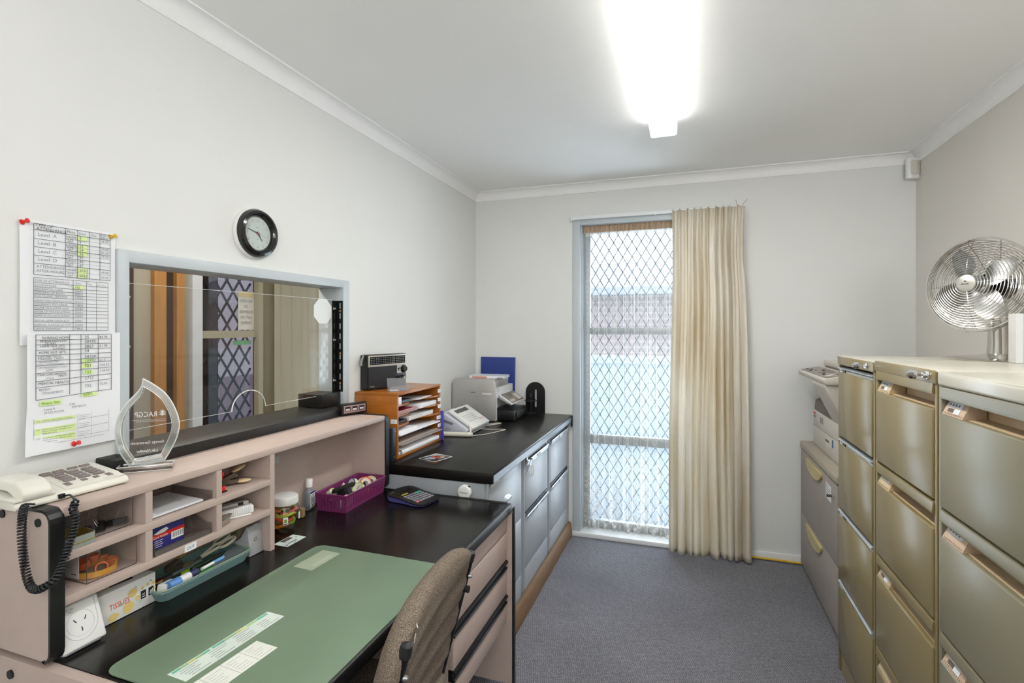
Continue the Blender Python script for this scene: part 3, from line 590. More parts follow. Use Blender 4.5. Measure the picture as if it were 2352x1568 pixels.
# ------------------------------------------------------------------ hutch
HX0, HX1 = -1.402, -1.225
t = thing('desk_hutch', 'mauve pigeonhole hutch with a long shelf on the back of the desk', 'shelf unit', (-1.31, 1.30, DZ))
b = B(PINK); b.box(HX0, HX1, .701, 1.893, 1.019, 1.0385, bev=.0015); obj('top_shelf', b, t, True, label='long top shelf')
b = B(PINK); b.box(HX0, HX0+.012, .70, 1.893, DZ+.002, 1.019); b.box(HX0+.0125, HX0+.0128, 1.44, 1.47, .93, .955, m=M('torn_paper_residue', 'c9c4c0', .8)); obj('back_panel', b, t, True)
for y0, y1, z0, z1 in ((1.258, 1.276, DZ, 1.019), (.872, .889, .944, 1.019), (1.067, 1.084, .944, 1.019), (.872, .889, .852, .925), (1.067, 1.084, .852, .925)):
    obj('divider', B(PINK).box(HX0+.012, HX1, y0, y1, z0+.0003, z1-.0003), t, True)
for z0, z1 in ((.925, .944), (.833, .852)): obj('shelf', B(PINK).box(HX0+.012, HX1, .701, 1.258, z0, z1, bev=.001), t, True)
def hpanel(y0, y1, xb=HX0, cap=True):
    r = .022; pts = [(xb, DZ+.0105), (HX1-.012, DZ+.0105)]
    for k in range(5): a = -math.pi/2+math.pi/2*k/4; pts.append((HX1-.012-r+.012+r*math.cos(a)-.0, DZ+.0105+r+r*math.sin(a)))
    for k in range(5): a = math.pi/2*k/4; pts.append((HX1-r+r*math.cos(a), 1.0345-r+r*math.sin(a)))
    pts.append((xb, 1.0345))
    T = fr3((0, 0, 0), (1, 0, 0), (0, 0, 1), (0, 1, 0))
    o = obj('side_panel', B(PINK).prism(pts, y0, y1, T=T), t, True)
    b = B(EDGE); path = pts[1:]; n = len(path)
    q = []
    for i, (x, z) in enumerate(path):
        a = path[max(0, i-1)]; c = path[min(n-1, i+1)]; dx, dz = c[0]-a[0], c[1]-a[1]; l = math.hypot(dx, dz); nx, nz = dz/l, -dx/l
        q.append(((x, z), (x+nx*.0055, z+nz*.0055)))
    for (a, a2), (c, c2) in zip(q, q[1:]):
        b.prism([a, a2, c2, c], y0-.0015, y1+.0015, T=T)
    obj('edge_strip', b, o, True)
    if cap:
        for x, z in ((-1.375, 1.018), (-1.258, 1.013)): obj('screw_cap', B(BLACKM).cyl((x, y0-.003, z), (x, y0, z), .0085, seg=16), o, True)
hpanel(.677, .7005, -1.455); hpanel(1.8935, 1.9175, cap=False)
b = B(PAPER); T = frame((HX1+.0006, .972, .8335), (0, 1, 0), (0, 0, 1)); b.box(0, .033, 0, .018, 0, .0006, T=T); b.text('OUT', .0105, T @ Matrix.Translation((.0165, .005, .0009)), INK, 'CENTER'); tag(obj('shelf_label', b), 'small white OUT label on the lowest hutch shelf edge', 'label')
# ------------------------------------------------------------------ chair
TW = bpy.data.materials.new('brown_tweed'); TW.use_nodes = True
def tweed():
    N = TW.node_tree.nodes; L = TW.node_tree.links; p = N['Principled BSDF']; tc = N.new('ShaderNodeTexCoord')
    n = N.new('ShaderNodeTexNoise'); n.inputs['Scale'].default_value = 900; n.inputs['Detail'].default_value = 2; mp = N.new('ShaderNodeMapping'); mp.inputs['Scale'].default_value = (1, .6, 1.0); L.new(tc.outputs['Object'], mp.inputs[0]); L.new(mp.outputs[0], n.inputs[0])
    n2 = N.new('ShaderNodeTexNoise'); n2.inputs['Scale'].default_value = 9; L.new(tc.outputs['Object'], n2.inputs[0])
    cr = N.new('ShaderNodeValToRGB'); e = cr.color_ramp.elements; e[0].color = lin('54473d'); e[1].color = lin('b5a696'); e[0].position = .38; e[1].position = .64; L.new(n.outputs[0], cr.inputs[0])
    mx = N.new('ShaderNodeMix'); mx.data_type = 'RGBA'; mx.blend_type = 'MULTIPLY'; mx.inputs[0].default_value = .3; L.new(cr.outputs[0], mx.inputs[6]); L.new(n2.outputs[0], mx.inputs[7]); L.new(mx.outputs[2], p.inputs['Base Color'])
    p.inputs['Roughness'].default_value = .95; p.inputs['Specular IOR Level'].default_value = .1
    b = N.new('ShaderNodeBump'); b.inputs['Strength'].default_value = .5; b.inputs['Distance'].default_value = .002; L.new(n.outputs[0], b.inputs['Height']); L.new(b.outputs[0], p.inputs['Normal'])
tweed()
t = thing('visitor_chair', 'brown tweed chair with black tube frame pushed up to the desk', 'chair', (-.531, 1.062, 0), R(186.4))
rec = math.tan(R(14.5))
def bx(lat, z, off=0): return (off+(.80-z)*rec, lat, z)
def cushion(back):
    def f(u, v):
        # u lateral, v up ; superellipse outline
        lat = (u*2-1); hh = (v*2-1)
        edge = max(0, 1-abs(lat)**9)*max(0, 1-abs(hh)**9); th = .033*edge**.5
        z = .605+.245*hh*(1-.07*abs(lat)**6); wl = .236*lat*(1-.26*abs(hh)**8)
        wr = (.0030*math.sin(z*70+wl*9)+.0016*math.sin(z*160-wl*5))*(1 if back else .3)*edge
        bulge = -.016*(1-lat*lat) if back else .0
        o = .004+.032+(-th+wr if back else th) + .022*(1-lat*lat)*1.0 - .02
        return bx(wl, z, o)
    return f
b = B(TW); b.grid(cushion(True), 40, 40); b.grid(cushion(False), 40, 40); bmesh.ops.remove_doubles(b.bm, verts=b.bm.verts[:], dist=.0006); obj('backrest', b, t, smooth=180)
b = B(M('worn_white_foam', 'e6e2d8', .9))
for c, w_, h_, an in (((.190, .807), .007, .016, .5), ((.180, .820), .005, .013, -.5)):
    pass
def flake(lat, z, wd, h, an):
    pts = []
    for k in range(9):
        a = 2*math.pi*k/9; r = 1+.25*math.sin(3*a)
        dl, dz = wd*r*math.cos(a), h*r*math.sin(a); pts.append((lat+dl*math.cos(an)-dz*math.sin(an), z+dl*math.sin(an)+dz*math.cos(an)))
    V = []
    for l, zz in pts:
        hh = (zz-.605)/(.245*.98); la = l/.238; e = max(0, 1-abs(la)**9)*max(0, 1-abs(hh)**9); th = .033*e**.5
        V.append(bx(l, zz, .004+.032-th+.022*(1-la*la)-.02-.0050))
    b.quad(*V)
flake(.187, .812, .004, .009, .4); flake(.172, .826, .003, .007, -.5)
obj('worn_patch', b, t, label='white foam showing through two worn holes')
TB = M('black_tube_paint', '0d0d0e', .18, .2)
for s_ in (1, -1):
    b = B(TB); la = .207*s_
    pts = [bx(la, .800), bx(la, .70), bx(la, .60), bx(la, .50), bx(la, .44), (.085+.01, la, .40), (.07, la, .30), (.02, la*1.03, .12), (-.02, la*1.06, .012)]
    b.tube(pts, .0108, 14); o = obj('back_post', b, t)
    b = B(BLACKM); T = Matrix.Translation(bx(la, .802)) @ Matrix.Rotation(R(-14.5), 4, 'Y'); b.lathe([(.0128, -.016), (.0128, .0), (.011, .007), (.006, .010), (0, .011)], 18, T=T); obj('post_cap', b, o)
    b = B(STEEL); c = Vector(bx(la, .745)); b.cyl(c+Vector((-.010, 0, 0)), c+Vector((-.019, 0, 0)), .006, .0045, seg=14); obj('screw', b, o)
    b = B(BLACKM); c = Vector(bx(la, .715)); b.cyl(c+Vector((.0, -s_*.010, 0)), c+Vector((-.022, -s_*.012, 0)), .009, seg=14); obj('knob', b, o)
b = B(TW); b.box(.07, .47, -.22, .22, .425, .485, bev=.022, seg=4); obj('seat', b, t)
for s_ in (1, -1):
    b = B(TB); b.tube([(.08, .19*s_, .412), (.40, .19*s_, .412), (.435, .19*s_, .395), (.45, .195*s_, .35), (.46, .205*s_, .012)], .0105, 12); obj('front_leg', b, t)
    obj('foot', B(BLACKM).cyl((.46, .205*s_, 0), (.46, .205*s_, .02), .014), t); obj('foot', B(BLACKM).cyl((-.02, .2194*s_, 0), (-.02, .2194*s_, .02), .014), t)
# ------------------------------------------------------------------ desk mat and papers
MAT_ = M('green_vinyl_mat', '7b9179', .38, var=.14, scale=2.5, bump=.06, bscale=12)
b = B(MAT_); r = .03
def rrect(x0, x1, y0, y1, r, n=5):
    p = []
    for cx, cy, a0 in ((x1-r, y1-r, 0), (x0+r, y1-r, 90), (x0+r, y0+r, 180), (x1-r, y0+r, 270)):
        for k in range(n+1): a = R(a0+90*k/n); p.append((cx+r*math.cos(a), cy+r*math.sin(a)))
    return p
b.prism(rrect(-1.113, -.662, .704, 1.345, r), DZ+.001, DZ+.0035, bev=.0006); o = obj('desk_mat', b); tag(o, 'green translucent vinyl mat on the black desk top', 'desk mat')
b = B(M('faint_paper', 'a9b49b', .5)); T = frame((-1.000, 1.20, DZ+.0037), (.05, 1, 0), (-1, .05, 0)); b.rect(T, -.01, .11, .01, .078); b.rect(T, .01, .09, .02, .035, m=M('faint_paper2', 'b5bfa8', .5), h=.0002); tag(obj('paper_slip', b), 'faded paper slip showing through the far end of the green mat', 'paper')
G1 = M('teal_ink', '6fc0a2', .6); G2 = M('yellow_green_ink', 'd9dc8c', .6)
b = B(M('pale_green_paper', 'd6e2d9', .6)); T = frame((-.924, .736, DZ+.0037), (.05, .998, 0), (-1, .0, 0)); 
b.rect(T, 0, .245, 0, .054)
for u0, u1 in ((0.006, .088), (.093, .238)):
    n = 5
    for k, m_ in enumerate((G1, M('green_ink2', 'a5d09a', .6), G2, M('green_ink2', '', .6), G1)): b.rect(T, u0+(u1-u0)*k/n, u0+(u1-u0)*(k+1)/n, .044, .0515, m=m_, h=.0003)
    b.text('CONSULTATION ITEMS', .0055, T @ Matrix.Translation((u0+.012, .0455, .0005)), INKG)
rr = random.Random(5)
for k in range(5):
    for c in range(4 if k else 3):
        u0 = .010+.060*c+rr.uniform(0, .008); b.rect(T, u0, min(.24, u0+rr.uniform(.02, .045)), .037-.0075*k, .0378-.0075*k+.0006, m=INKG, h=.0003)
tag(obj('paper_strip', b), 'long strip with teal and yellow headings on the green mat', 'paper')
b = B(M('cream_paper', 'e9ebe2', .6)); T = frame((-.847, .700, DZ+.0037), (.06, .998, 0), (-1, .0, 0)); b.rect(T, 0, .180, 0, .062)
for c in (.045, .09, .135): b.rect(T, c, c+.0006, 0, .062, m=INKG, h=.0003)
for k in range(6):
    for c in range(4): u0 = .006+.045*c; b.rect(T, u0, u0+rr.uniform(.015, .034), .05-.0085*k, .0507-.0085*k, m=INKG, h=.0003)
tag(obj('paper_strip', b), 'cream ruled paper strip on the green mat nearest the chair', 'paper')
# ------------------------------------------------------------------ telephone
t = thing('telephone', 'cream push button telephone with a coiled black cord on the hutch shelf', 'telephone', (-1.278, .690, 1.0403), R(90-1.5))
# local x = along the hutch (+y world), local y = towards the wall
b = B(CREAMPL); prof = [(0, .006), (.004, .0), (.150, .0), (.150, .034), (.138, .038), (.045, .024), (.006, .016)]
b.prism(prof, -.04, .178, T=fr3((0, 0, 0), (0, 1, 0), (0, 0, 1), (1, 0, 0)), bev=.003); obj('body', b, t)
TT = fr3((.052, .010, .0185), (1, 0, 0), Vector((0, .128, .0195)).normalized(), Vector((0, -.0195, .128)).normalized()) @ Matrix.Diagonal((.97, .93, 1, 1))
kk = obj('key_plate', B(M('keypad_cream', 'dedcd2', .45)).box(0, .125, 0, .132, -.002, .0012, bev=.001, T=TT), t)
for r_ in range(4):
    for c in range(3):
        b = B(TAUPEK); u = .018+.031*c; v = .040+.0155*r_; b.box(u, u+.023, v, v+.0105, .001, .0052, bev=.0012, T=TT); b.text('*0#789456123'[r_*3+c], .0055, TT @ Matrix.Translation((u+.0115, v+.003, .0055)), WHITE, 'CENTER'); obj('key', b, kk)
for u, v in ((.006, .112), (.032, .112), (.062, .112), (.088, .112), (.006, .101+.0), (.032, .101)): obj('key', B(TAUPEK).box(u, u+.021, v, v+.008, .001, .005, bev=.001, T=TT), kk)
for u, v in ((.010, .029), (.010, .0225), (.010, .016), (.045, .029), (.045, .0225), (.070, .029), (.070, .0225), (.097, .029), (.097, .0225), (.097, .016)): obj('button', B(TAUPEK).box(u, u+.012, v, v+.0035, .001, .0035, bev=.0008, T=TT), kk)
b = B(M('engraved_grey', 'b4b2a8', .6)); b.text('Gelecom', .009, TT @ Matrix.Translation((.078, .003, .0016)), shear=.2); obj('lettering', b, t, smooth=0)
# handset along the depth at the left
b = B(CREAMPL); hp = [(.002, .016), (-.004, .030), (.006, .044), (.030, .054), (.100, .056), (.128, .050), (.150, .036), (.152, .016), (.126, .018), (.116, .032), (.096, .040), (.052, .040), (.034, .034), (.026, .016)]
b.prism(hp, -.030, .022, T=fr3((0, 0, 0), (0, 1, 0), (0, 0, 1), (1, 0, 0)), bev=.005); obj('handset', b, t, smooth=50)
obj('cradle', B(CREAMPL).box(-.043, .030, .002, .148, .017, .024, bev=.003), t)
b = B(M('slot_dark', '6d6455', .6)); b.box(-.012, .006, .122, .1255, .024, .030); obj('ear_slot', b, t)
b = B(BLACKM); b.box(.033, .045, -.002, .004, .004, .014, bev=.001); obj('jack', b, t)
# coiled cord
key = [(-1.275, .733, 1.049), (-1.262, .735, 1.052), (-1.222, .722, 1.047), (-1.212, .712, 1.035), (-1.204, .711, 1.022), (-1.202, .708, 1.0), (-1.200, .700, .976), (-1.196, .687, .941), (-1.188, .668, .915), (-1.195, .655, .904), (-1.214, .650, .896), (-1.238, .652, .900), (-1.262, .656, .930), (-1.275, .658, .980), (-1.275, .658, 1.022), (-1.266, .656, 1.046), (-1.255, .655, 1.058), (-1.262, .672, 1.052)]
def catmull(P, n):
    P = [Vector(p) for p in P]; P = [2*P[0]-P[1]]+P+[2*P[-1]-P[-2]]; out = []
    for i in range(1, len(P)-2):
        a, b_, c, d = P[i-1:i+3]
        for k in range(n):
            s_ = k/n; out.append(.5*((2*b_)+(-a+c)*s_+(2*a-5*b_+4*c-d)*s_*s_+(-a+3*b_-3*c+d)*s_**3))
    return out+[P[-2]]
ct = catmull(key, 40); L_ = [0]
for p, q in zip(ct, ct[1:]): L_.append(L_[-1]+(q-p).length)
tot = L_[-1]
def at(s_):
    lo = 0
    while lo < len(L_)-2 and L_[lo+1] < s_: lo += 1
    f = (s_-L_[lo])/max(1e-9, L_[lo+1]-L_[lo]); return ct[lo].lerp(ct[lo+1], f), (ct[lo+1]-ct[lo]).normalized()
coil = [at(tot*.0)[0], at(tot*.03)[0], at(tot*.06)[0], at(tot*.09)[0]]; s0, s1 = tot*.115, tot*.955; turns = int((s1-s0)/.0062); nn = turns*9; nrm = Vector((1, 0, 0))
for k in range(nn+1):
    f = k/nn; pitch = f if f > .12 else f; p, tg = at(s0+(s1-s0)*pitch); nrm = (nrm-tg*nrm.dot(tg)).normalized(); bn = tg.cross(nrm); a = 2*math.pi*turns*f
    rr_ = .0062*min(1, f*30+.4, (1-f)*30+.4); coil.append(p+(nrm*math.cos(a)+bn*math.sin(a))*rr_)
coil += [at(tot*.975)[0], at(tot)[0]]
o = obj('cord', B(M('cord_black', '202226', .35)).tube(coil, .0021, 6), t, True, smooth=180)
# ------------------------------------------------------------------ acrylic award
t = thing('award_trophy', 'clear acrylic flame shaped award standing on the hutch shelf', 'award', (-1.346, .961, 1.0392))
u = Vector((.727, .686, 0)).normalized(); AT = fr3((-1.346, .961, 1.0392), u, (0, 0, 1), Vector((u.y, -u.x, 0)))
b = B(clear('base_acrylic', 'efecea', .92, gl=.95, rough=.1, base=.28)); b.box(-.060, .060, 0, .0155, -.018, .018, bev=.0015, T=AT); o = obj('base', b, t, True)
b = B(M('polished_acrylic_edge', '', .15)); 
for (a, c) in (((-.06, .0155, .018), (.06, .0155, .018)), ((-.06, .0155, -.018), (.06, .0155, -.018)), ((-.06, .0155, .018), (-.06, .0155, -.018)), ((.06, .0155, .018), (.06, .0155, -.018)), ((-.06, .001, .018), (.06, .001, .018))): b.tube([AT @ Vector(a), AT @ Vector(c)], .0012, 5)
b.box(-.0595, .0595, .002, .009, .0182, .0186, T=AT, m=clear('acrylic_face_frost', 'f3f0ee', .8)); obj('polished_edge', b, o, True)
opx = [(331, 870), (354, 885.5), (378, 908), (395, 939), (404.6, 973), (402, 1001), (391.5, 1028.5), (374, 1061), (319, 1068), (305.5, 1068), (288, 1039), (278.6, 1008), (277, 980), (283, 953), (298.6, 925), (322.7, 897.6), (330, 882)]
sh = [((x-338)*.00108, (1066-y)*.001144+.0155) for x, y in opx]
def smooth_poly(P, n=5, closed=True, keep=()):
    out = []; N_ = len(P)
    for i in range(N_):
        a, b_, c, d = [Vector((*P[(i+k) % N_], 0)) for k in (-1, 0, 1, 2)]
        if i in keep: a = b_
        if (i+1) % N_ in keep: d = c
        for k in range(n): s_ = k/n; q = .5*((2*b_)+(-a+c)*s_+(2*a-5*b_+4*c-d)*s_*s_+(-a+3*b_-3*c+d)*s_**3); out.append((q.x, q.y))
    return out
fl = smooth_poly(sh, 5, keep=(0, 7, 9))
cx_ = sum(p[0] for p in fl)/len(fl); cy_ = sum(p[1] for p in fl)/len(fl)
inn = [(cx_+(x-cx_)*.80, cy_+(y-cy_)*.84) for x, y in fl]
b = B(ACR); b.prism(inn, -.010, .010, T=AT); o = obj('flame', b, t, True)
b = B(clear('bevel_acrylic', 'eef1f2', .95, gl=.95, rough=.12, base=.42)); n = len(fl)
for k in range(n):
    k2 = (k+1) % n
    for h in (.010, -.010): b.quad((*inn[k], h), (*inn[k2], h), (*fl[k2], h*.3), (*fl[k], h*.3), T=AT)
    b.quad((*fl[k], .003), (*fl[k2], .003), (*fl[k2], -.003), (*fl[k], -.003), T=AT, m=M('polished_acrylic_edge', '', .15))
obj('bevel', b, t, True)
b = B(M('bevel_glint', 'e9ecec', .08, .0, spec=1)); b.tube([AT @ Vector((x, y, .0103)) for x, y in inn], .0006, 4, closed=True); b.tube([AT @ Vector((x, y, -.0103)) for x, y in inn], .0006, 4, closed=True); b.tube([AT @ Vector((x, y, 0)) for x, y in fl], .0022, 5, closed=True); obj('glint_edge', b, t, True)
AM = AT @ Matrix.Diagonal((-1, 1, 1, 1)); EW = M('etched_white', 'f4f4f4', .6)
b = B(EW); b.text('RACGP', .0195, AM @ Matrix.Translation((-.022, .138, -.0101)), EW, 'LEFT', sx=.8); b.box(-.040, .034, .130, .1306, -.0102, -.0101, T=AM); b.text('Royal Australian College of General Practitioners', .0042, AM @ Matrix.Translation((-.040, .125, -.0101)), EW, sx=.78)
for k in range(7): a = math.pi*k/6; b.tube([AM @ Vector((-.033, .140, -.0101)), AM @ Vector((-.033+.008*math.cos(a), .143+.012*math.sin(a), -.0101))], .0008, 4)
b.ball((0, 0, 0), .003, T=AM @ Matrix.Translation((-.033, .150, -.0101)), seg=8, sc=(1, 1, .1))
b.text('George Gerzenstein', .0105, AM @ Matrix.Translation((0.0, .067, -.0101)), EW, 'CENTER', sx=.85); b.text('Life Member', .0105, AM @ Matrix.Translation((0.0, .045, -.0101)), EW, 'CENTER', sx=.9, shear=.35)
obj('etching', b, t, True, smooth=0)
# ------------------------------------------------------------------ flip calendar
u = Vector((.04, .12, 0)).normalized(); CT = fr3((-1.366, 1.874, 1.0392), u, (0, 0, 1), Vector((u.y, -u.x, 0)))
t = thing('flip_calendar', 'black desk flip calendar with three windows at the end of the hutch shelf', 'calendar', (-1.366, 1.874, 1.0392))
obj('case', B(BLACK).box(-.064, .064, .003, .050, -.030, .004, bev=.004, T=CT), t, True)
b = B(M('rose_metal', 'b59a98', .35, .5)); b.box(-.055, .055, .011, .043, .0042, .0052, bev=.0004, T=CT); b.text('Royal Calendar', .0035, CT @ Matrix.Translation((.018, .0125, .0054)), RED); obj('front_plate', b, t, True)
for i, s_ in enumerate(('MON', '19', 'SEP')):
    c = -.035+.035*i; b = B(BLACK); b.box(c-.0125, c+.0125, .019, .037, .0053, .0058, T=CT); b.box(c-.010, c+.009, .0215, .0295, .0059, .0061, T=CT, m=WHITE); b.text(s_, .0075, CT @ Matrix.Translation((c-.0005, .0230, .0063)), INK, 'CENTER'); obj('window', b, t, True)
for x in (-.05, .05): obj('foot', B(BLACKM).cyl(CT @ Vector((x, 0, -.012)), CT @ Vector((x, .004, -.012)), .004), t, True)
# ------------------------------------------------------------------ things in the hutch
SH1, SH0 = .9445, .8525
def clearbox(name, lab, cat, x, y, z, w_, d, h, rot=0, mat=None, th=.002, group=None):
    t = thing(name, lab, cat, (x, y, z), rot, group)
    mat = mat or ACR
    b = B(mat); b.box(-d/2, d/2, -w_/2, w_/2, 0, th); b.box(-d/2, -d/2+th, -w_/2, w_/2, th, h).box(d/2-th, d/2, -w_/2, w_/2, th, h).box(-d/2+th, d/2-th, -w_/2, -w_/2+th, th, h).box(-d/2+th, d/2-th, w_/2-th, w_/2, th, h)
    obj('walls', b, t)
    e = B(M('dark_plastic_seam', '4b4546', .2)); a, c = d/2, w_/2
    for s_ in (1, -1):
        e.tube([(a, s_*c, 0.001), (a, s_*c, h)], .0007, 4)
    e.tube([(a, -c, .001), (a, c, .001)], .001, 4); e.tube([(-a, -c, .001), (a, -c, .001)], .001, 4)
    obj('seam', e, t); return t
clearbox('clear_box', 'clear acrylic box of black binder clips in the top left pigeonhole', 'box', -1.312, .812, SH1, .098, .12, .062, 0)
for k in range(4):
    b = B(BLACK); b.prism([(-.011, 0), (.011, 0), (.004, .012), (-.004, .012)], -.014, .014, T=fr3((0, 0, 0), (1, 0, 0), (0, 0, 1), (0, 1, 0)))
    o = obj('binder_clip', b); o.location = (-1.30+.018*(k % 2), .785+.022*k, SH1+.0025); o.rotation_euler = (0, 0, k*.9)
    tag(o, 'black binder clip with silver wire arms in the clear box of the top left pigeonhole', 'clip', 'binder clips in the clear box')
    obj('wire_arm', B(CHROME).tube([(-.003, -.009, .011), (-.012, -.006, .028), (-.014, 0, .034), (-.012, .006, .028), (-.003, .009, .011)], .0008, 5), o)
b = B(PAPER); b.box(-.0008, .0008, -.03, .03, 0, .052); b.box(.0009, .0011, -.03, .03, 0, .006, m=BLUE); b.box(.0009, .0012, -.025, .02, .007, .010, m=ORANGE)
o = obj('packet_card', b); o.location = (-1.318, .767, SH1+.0025); o.rotation_euler = (0, 0, R(-90)); tag(o, 'printed white card with blue and orange foot in the box of clips', 'card')
t = thing('tin', 'shallow open grey tin with gold lining in the top left pigeonhole', 'tin', (-1.262, .728, SH1))
TIN = M('tin_grey', 'a6aba4', .35, .3); b = B(TIN); oo = rrect(-.036, .036, -.024, .040, .012)
ii = [(x*.965, (y-.008)*.965+.008) for x, y in oo]; n = len(oo)
b.prism(oo, 0, .0012)
for k in range(n):
    q = (k+1) % n
    b.quad((*oo[k], .0012), (*oo[q], .0012), (*oo[q], .024), (*oo[k], .024)); b.quad((*ii[q], .0012), (*ii[k], .0012), (*ii[k], .024), (*ii[q], .024), m=M('tin_gold', 'a08a3c', .3, .6)); b.quad((*oo[k], .024), (*oo[q], .024), (*ii[q], .024), (*ii[k], .024))
obj('pan', b, t); b = B(M('tin_gold', '', .3)); b.tube([(x*1.01, (y-.008)*1.01+.008, .010) for x, y in oo], .0012, 5, closed=True); obj('gold_bead', b, t)
# lower left box with orange rings
clearbox('clear_box', 'clear acrylic box holding orange rubber rings in the lower left pigeonhole', 'box', -1.303, .808, SH0, .106, .125, .070, 0)
b = B(M('amber_tape', 'd59a35', .35)); b.lathe([(.036, 0), (.040, 0), (.040, .012), (.036, .012), (.036, 0)], 32); o = obj('tape_roll', b); o.location = (-1.286, .800, SH0+.0022); tag(o, 'amber tape roll lying flat in the box of orange rings', 'tape')
for k, (x, y, z, rx) in enumerate(((-1.300, .785, .016, .3), (-1.268, .800, .0148, 1.3), (-1.315, .812, .016, 0), (-1.290, .838, .0025, 0), (-1.322, .838, .0025, .2))):
    b = B(ORANGE); b.lathe([(.010, 0), (.0125, 0), (.0135, .006), (.0125, .015), (.010, .015), (.010, 0)], 20); o = obj('rubber_ring', b); o.location = (x, y, SH0+z); o.rotation_euler = (rx, rx*.5, k)
    tag(o, 'orange rubber ring inside the lower left clear box', 'ring', 'orange rings in the clear box')
b = B(PAPER); b.box(-.0006, .0006, -.036, .036, 0, .054)
for k in range(5): b.box(.0007, .0008, -.03, .02-.006*(k % 3), .046-.006*k, .047-.006*k, m=INKG)
b.box(.0007, .0008, .012, .028, .008, .010, m=INK); o = obj('printed_card', b); o.location = (-1.312, .7605, SH0+.0025); o.rotation_euler = (0, 0, R(-90)); tag(o, 'printed white card standing inside the near side of the box of orange rings', 'card')
b = B(M('off_white_card', 'd7d5d0', .7)); b.box(-.0006, .0006, -.036, .036, 0, .054); o = obj('blank_card', b); o.location = (-1.350, .815, SH0+.0025); tag(o, 'blank pale card standing at the back of the box of orange rings', 'card')
for k in range(2):
    b = B(STEEL); b.tube([(0, 0, 0), (.02, 0, 0), (.022, .002, 0), (.02, .004, 0), (.002, .004, 0), (.001, .002, 0), (.003, .001, .001), (.017, .001, .001)], .0005, 5); o = obj('paper_clip', b); o.location = (-1.262, .706+.010*k, SH0+.0008); o.rotation_euler = (0, 0, 1.4+.3*k); tag(o, ['silver paper clip lying against the hutch side panel', 'silver paper clip lying farther from the hutch side panel'][k], 'clip', 'paper clips in the lower left pigeonhole')
# middle cells
t = thing('document_sleeve', 'clear sloping plastic tray with sheets in the top middle pigeonhole', 'tray', (-1.31, .978, SH1))
b = B(ACRS); b.box(-.075, .075, -.085, .085, 0, .0015); b.box(-.075, -.0735, -.085, .085, .0015, .030); b.box(-.0735, .075, -.085, -.0835, .0015, .012); b.box(-.0735, .075, .0835, .085, .0015, .022); obj('shell', b, t)
obj('sheet', B(PAPER).box(-.06, .070, -.080, .06, .0018, .006, T=Matrix.Rotation(.05, 4, 'Y') @ Matrix.Translation((0, 0, .003))), t); obj('lid', B(ACR).box(-.06, .074, -.07, .078, .018, .0195, T=Matrix.Rotation(.12, 4, 'Y')), t)
t = thing('card_holder', 'smoked plastic business card holder in the lower middle pigeonhole', 'card holder', (-1.262, .975, SH0))
b = B(ACRS); b.box(-.03, .032, -.078, .078, 0, .002).box(.030, .032, -.078, .078, .002, .016); b.quad((-.030, -.078, .002), (-.030, .078, .002), (-.045, .078, .056), (-.045, -.078, .056))
for s_ in (-1, 1): b.prism([(-.03, .002), (.030, .002), (.030, .030), (.018, .030), (-.045, .056)], s_*.078-.001, s_*.078+.001, T=fr3((0, 0, 0), (1, 0, 0), (0, 0, 1), (0, 1, 0)))
obj('shell', b, t)
b = B(M('dark_plastic_seam', '', .2))
for s_ in (-1, 1): b.tube([(.033, s_*.078, .001), (.033, s_*.078, .030)], .001, 4)
b.tube([(.033, -.078, .016), (.033, .078, .016)], .0008, 4); obj('seam', b, t)
NB = M('navy_card', '2f2d7c', .5); b = B(NB); b.box(-.006, .006, -.045, .045, 0, .058, bev=.0008); b.box(.0061, .0064, -.045, .045, .030, .041, m=RED); b.box(.0065, .0068, .008, .042, .014, .033, m=WHITE)
T = frame((.0068, -.044, .0), (0, 1, 0), (0, 0, 1))
for k in range(14): u = .0525+.0022*k; b.rect(T, u+.002, u+.002+(.0006, .0012, .0009)[k % 3], .018, .031, m=INK, h=.0002)
b.text('Card Holder', .009, T @ Matrix.Translation((.003, .031, .0002)), WHITE, sx=.85)
for k in range(4): b.rect(T, .006, .030-.004*(k % 2), .024-.005*k, .0252-.005*k, m=WHITE, h=.0002)
b.prism([(-.04, .043), (-.02, .05), (-.005, .052), (0, .046), (-.01, .041), (-.03, .040)], .0061, .0066, m=WHITE, T=frame((0, 0, 0), (0, 1, 0), (0, 0, 1)))
o = obj('packet', b); o.location = (-1.262, .952, SH0+.0024); o.rotation_euler = (0, 0, .03); tag(o, 'navy and red card holder packet with a barcode standing in the smoked holder', 'packet')
# right cells
t = thing('hole_punch', 'red hole punch in the top right pigeonhole', 'hole punch', (-1.285, 1.098, SH1))
obj('base', B(RED).box(-.035, .035, -.012, .022, .003, .017, bev=.003), t); obj('pad', B(BLACKM).box(-.037, .037, -.013, .025, 0, .003), t)
b = B(RED); b.prism([(-.012, .017), (.006, .017), (.010, .034), (.022, .050), (.019, .058), (.010, .058), (-.012, .040)], -.030, .030, T=fr3((0, 0, 0), (0, 1, 0), (0, 0, 1), (1, 0, 0)), bev=.002); obj('lever', b, t)
t = thing('pen', 'pale blue pen lying behind the red hole punch', 'pen', (-1.312, 1.120, SH1+.0055)); b = B(M('pale_blue_plastic', 'a9cbe8', .4)); b.cyl((0, -.02, 0), (.012, .022, 0), .0048); obj('barrel', b, t); obj('cap', B(M('grey_blue', '62707c', .4)).cyl((.012, .022, 0), (.016, .034, 0), .0055), t)
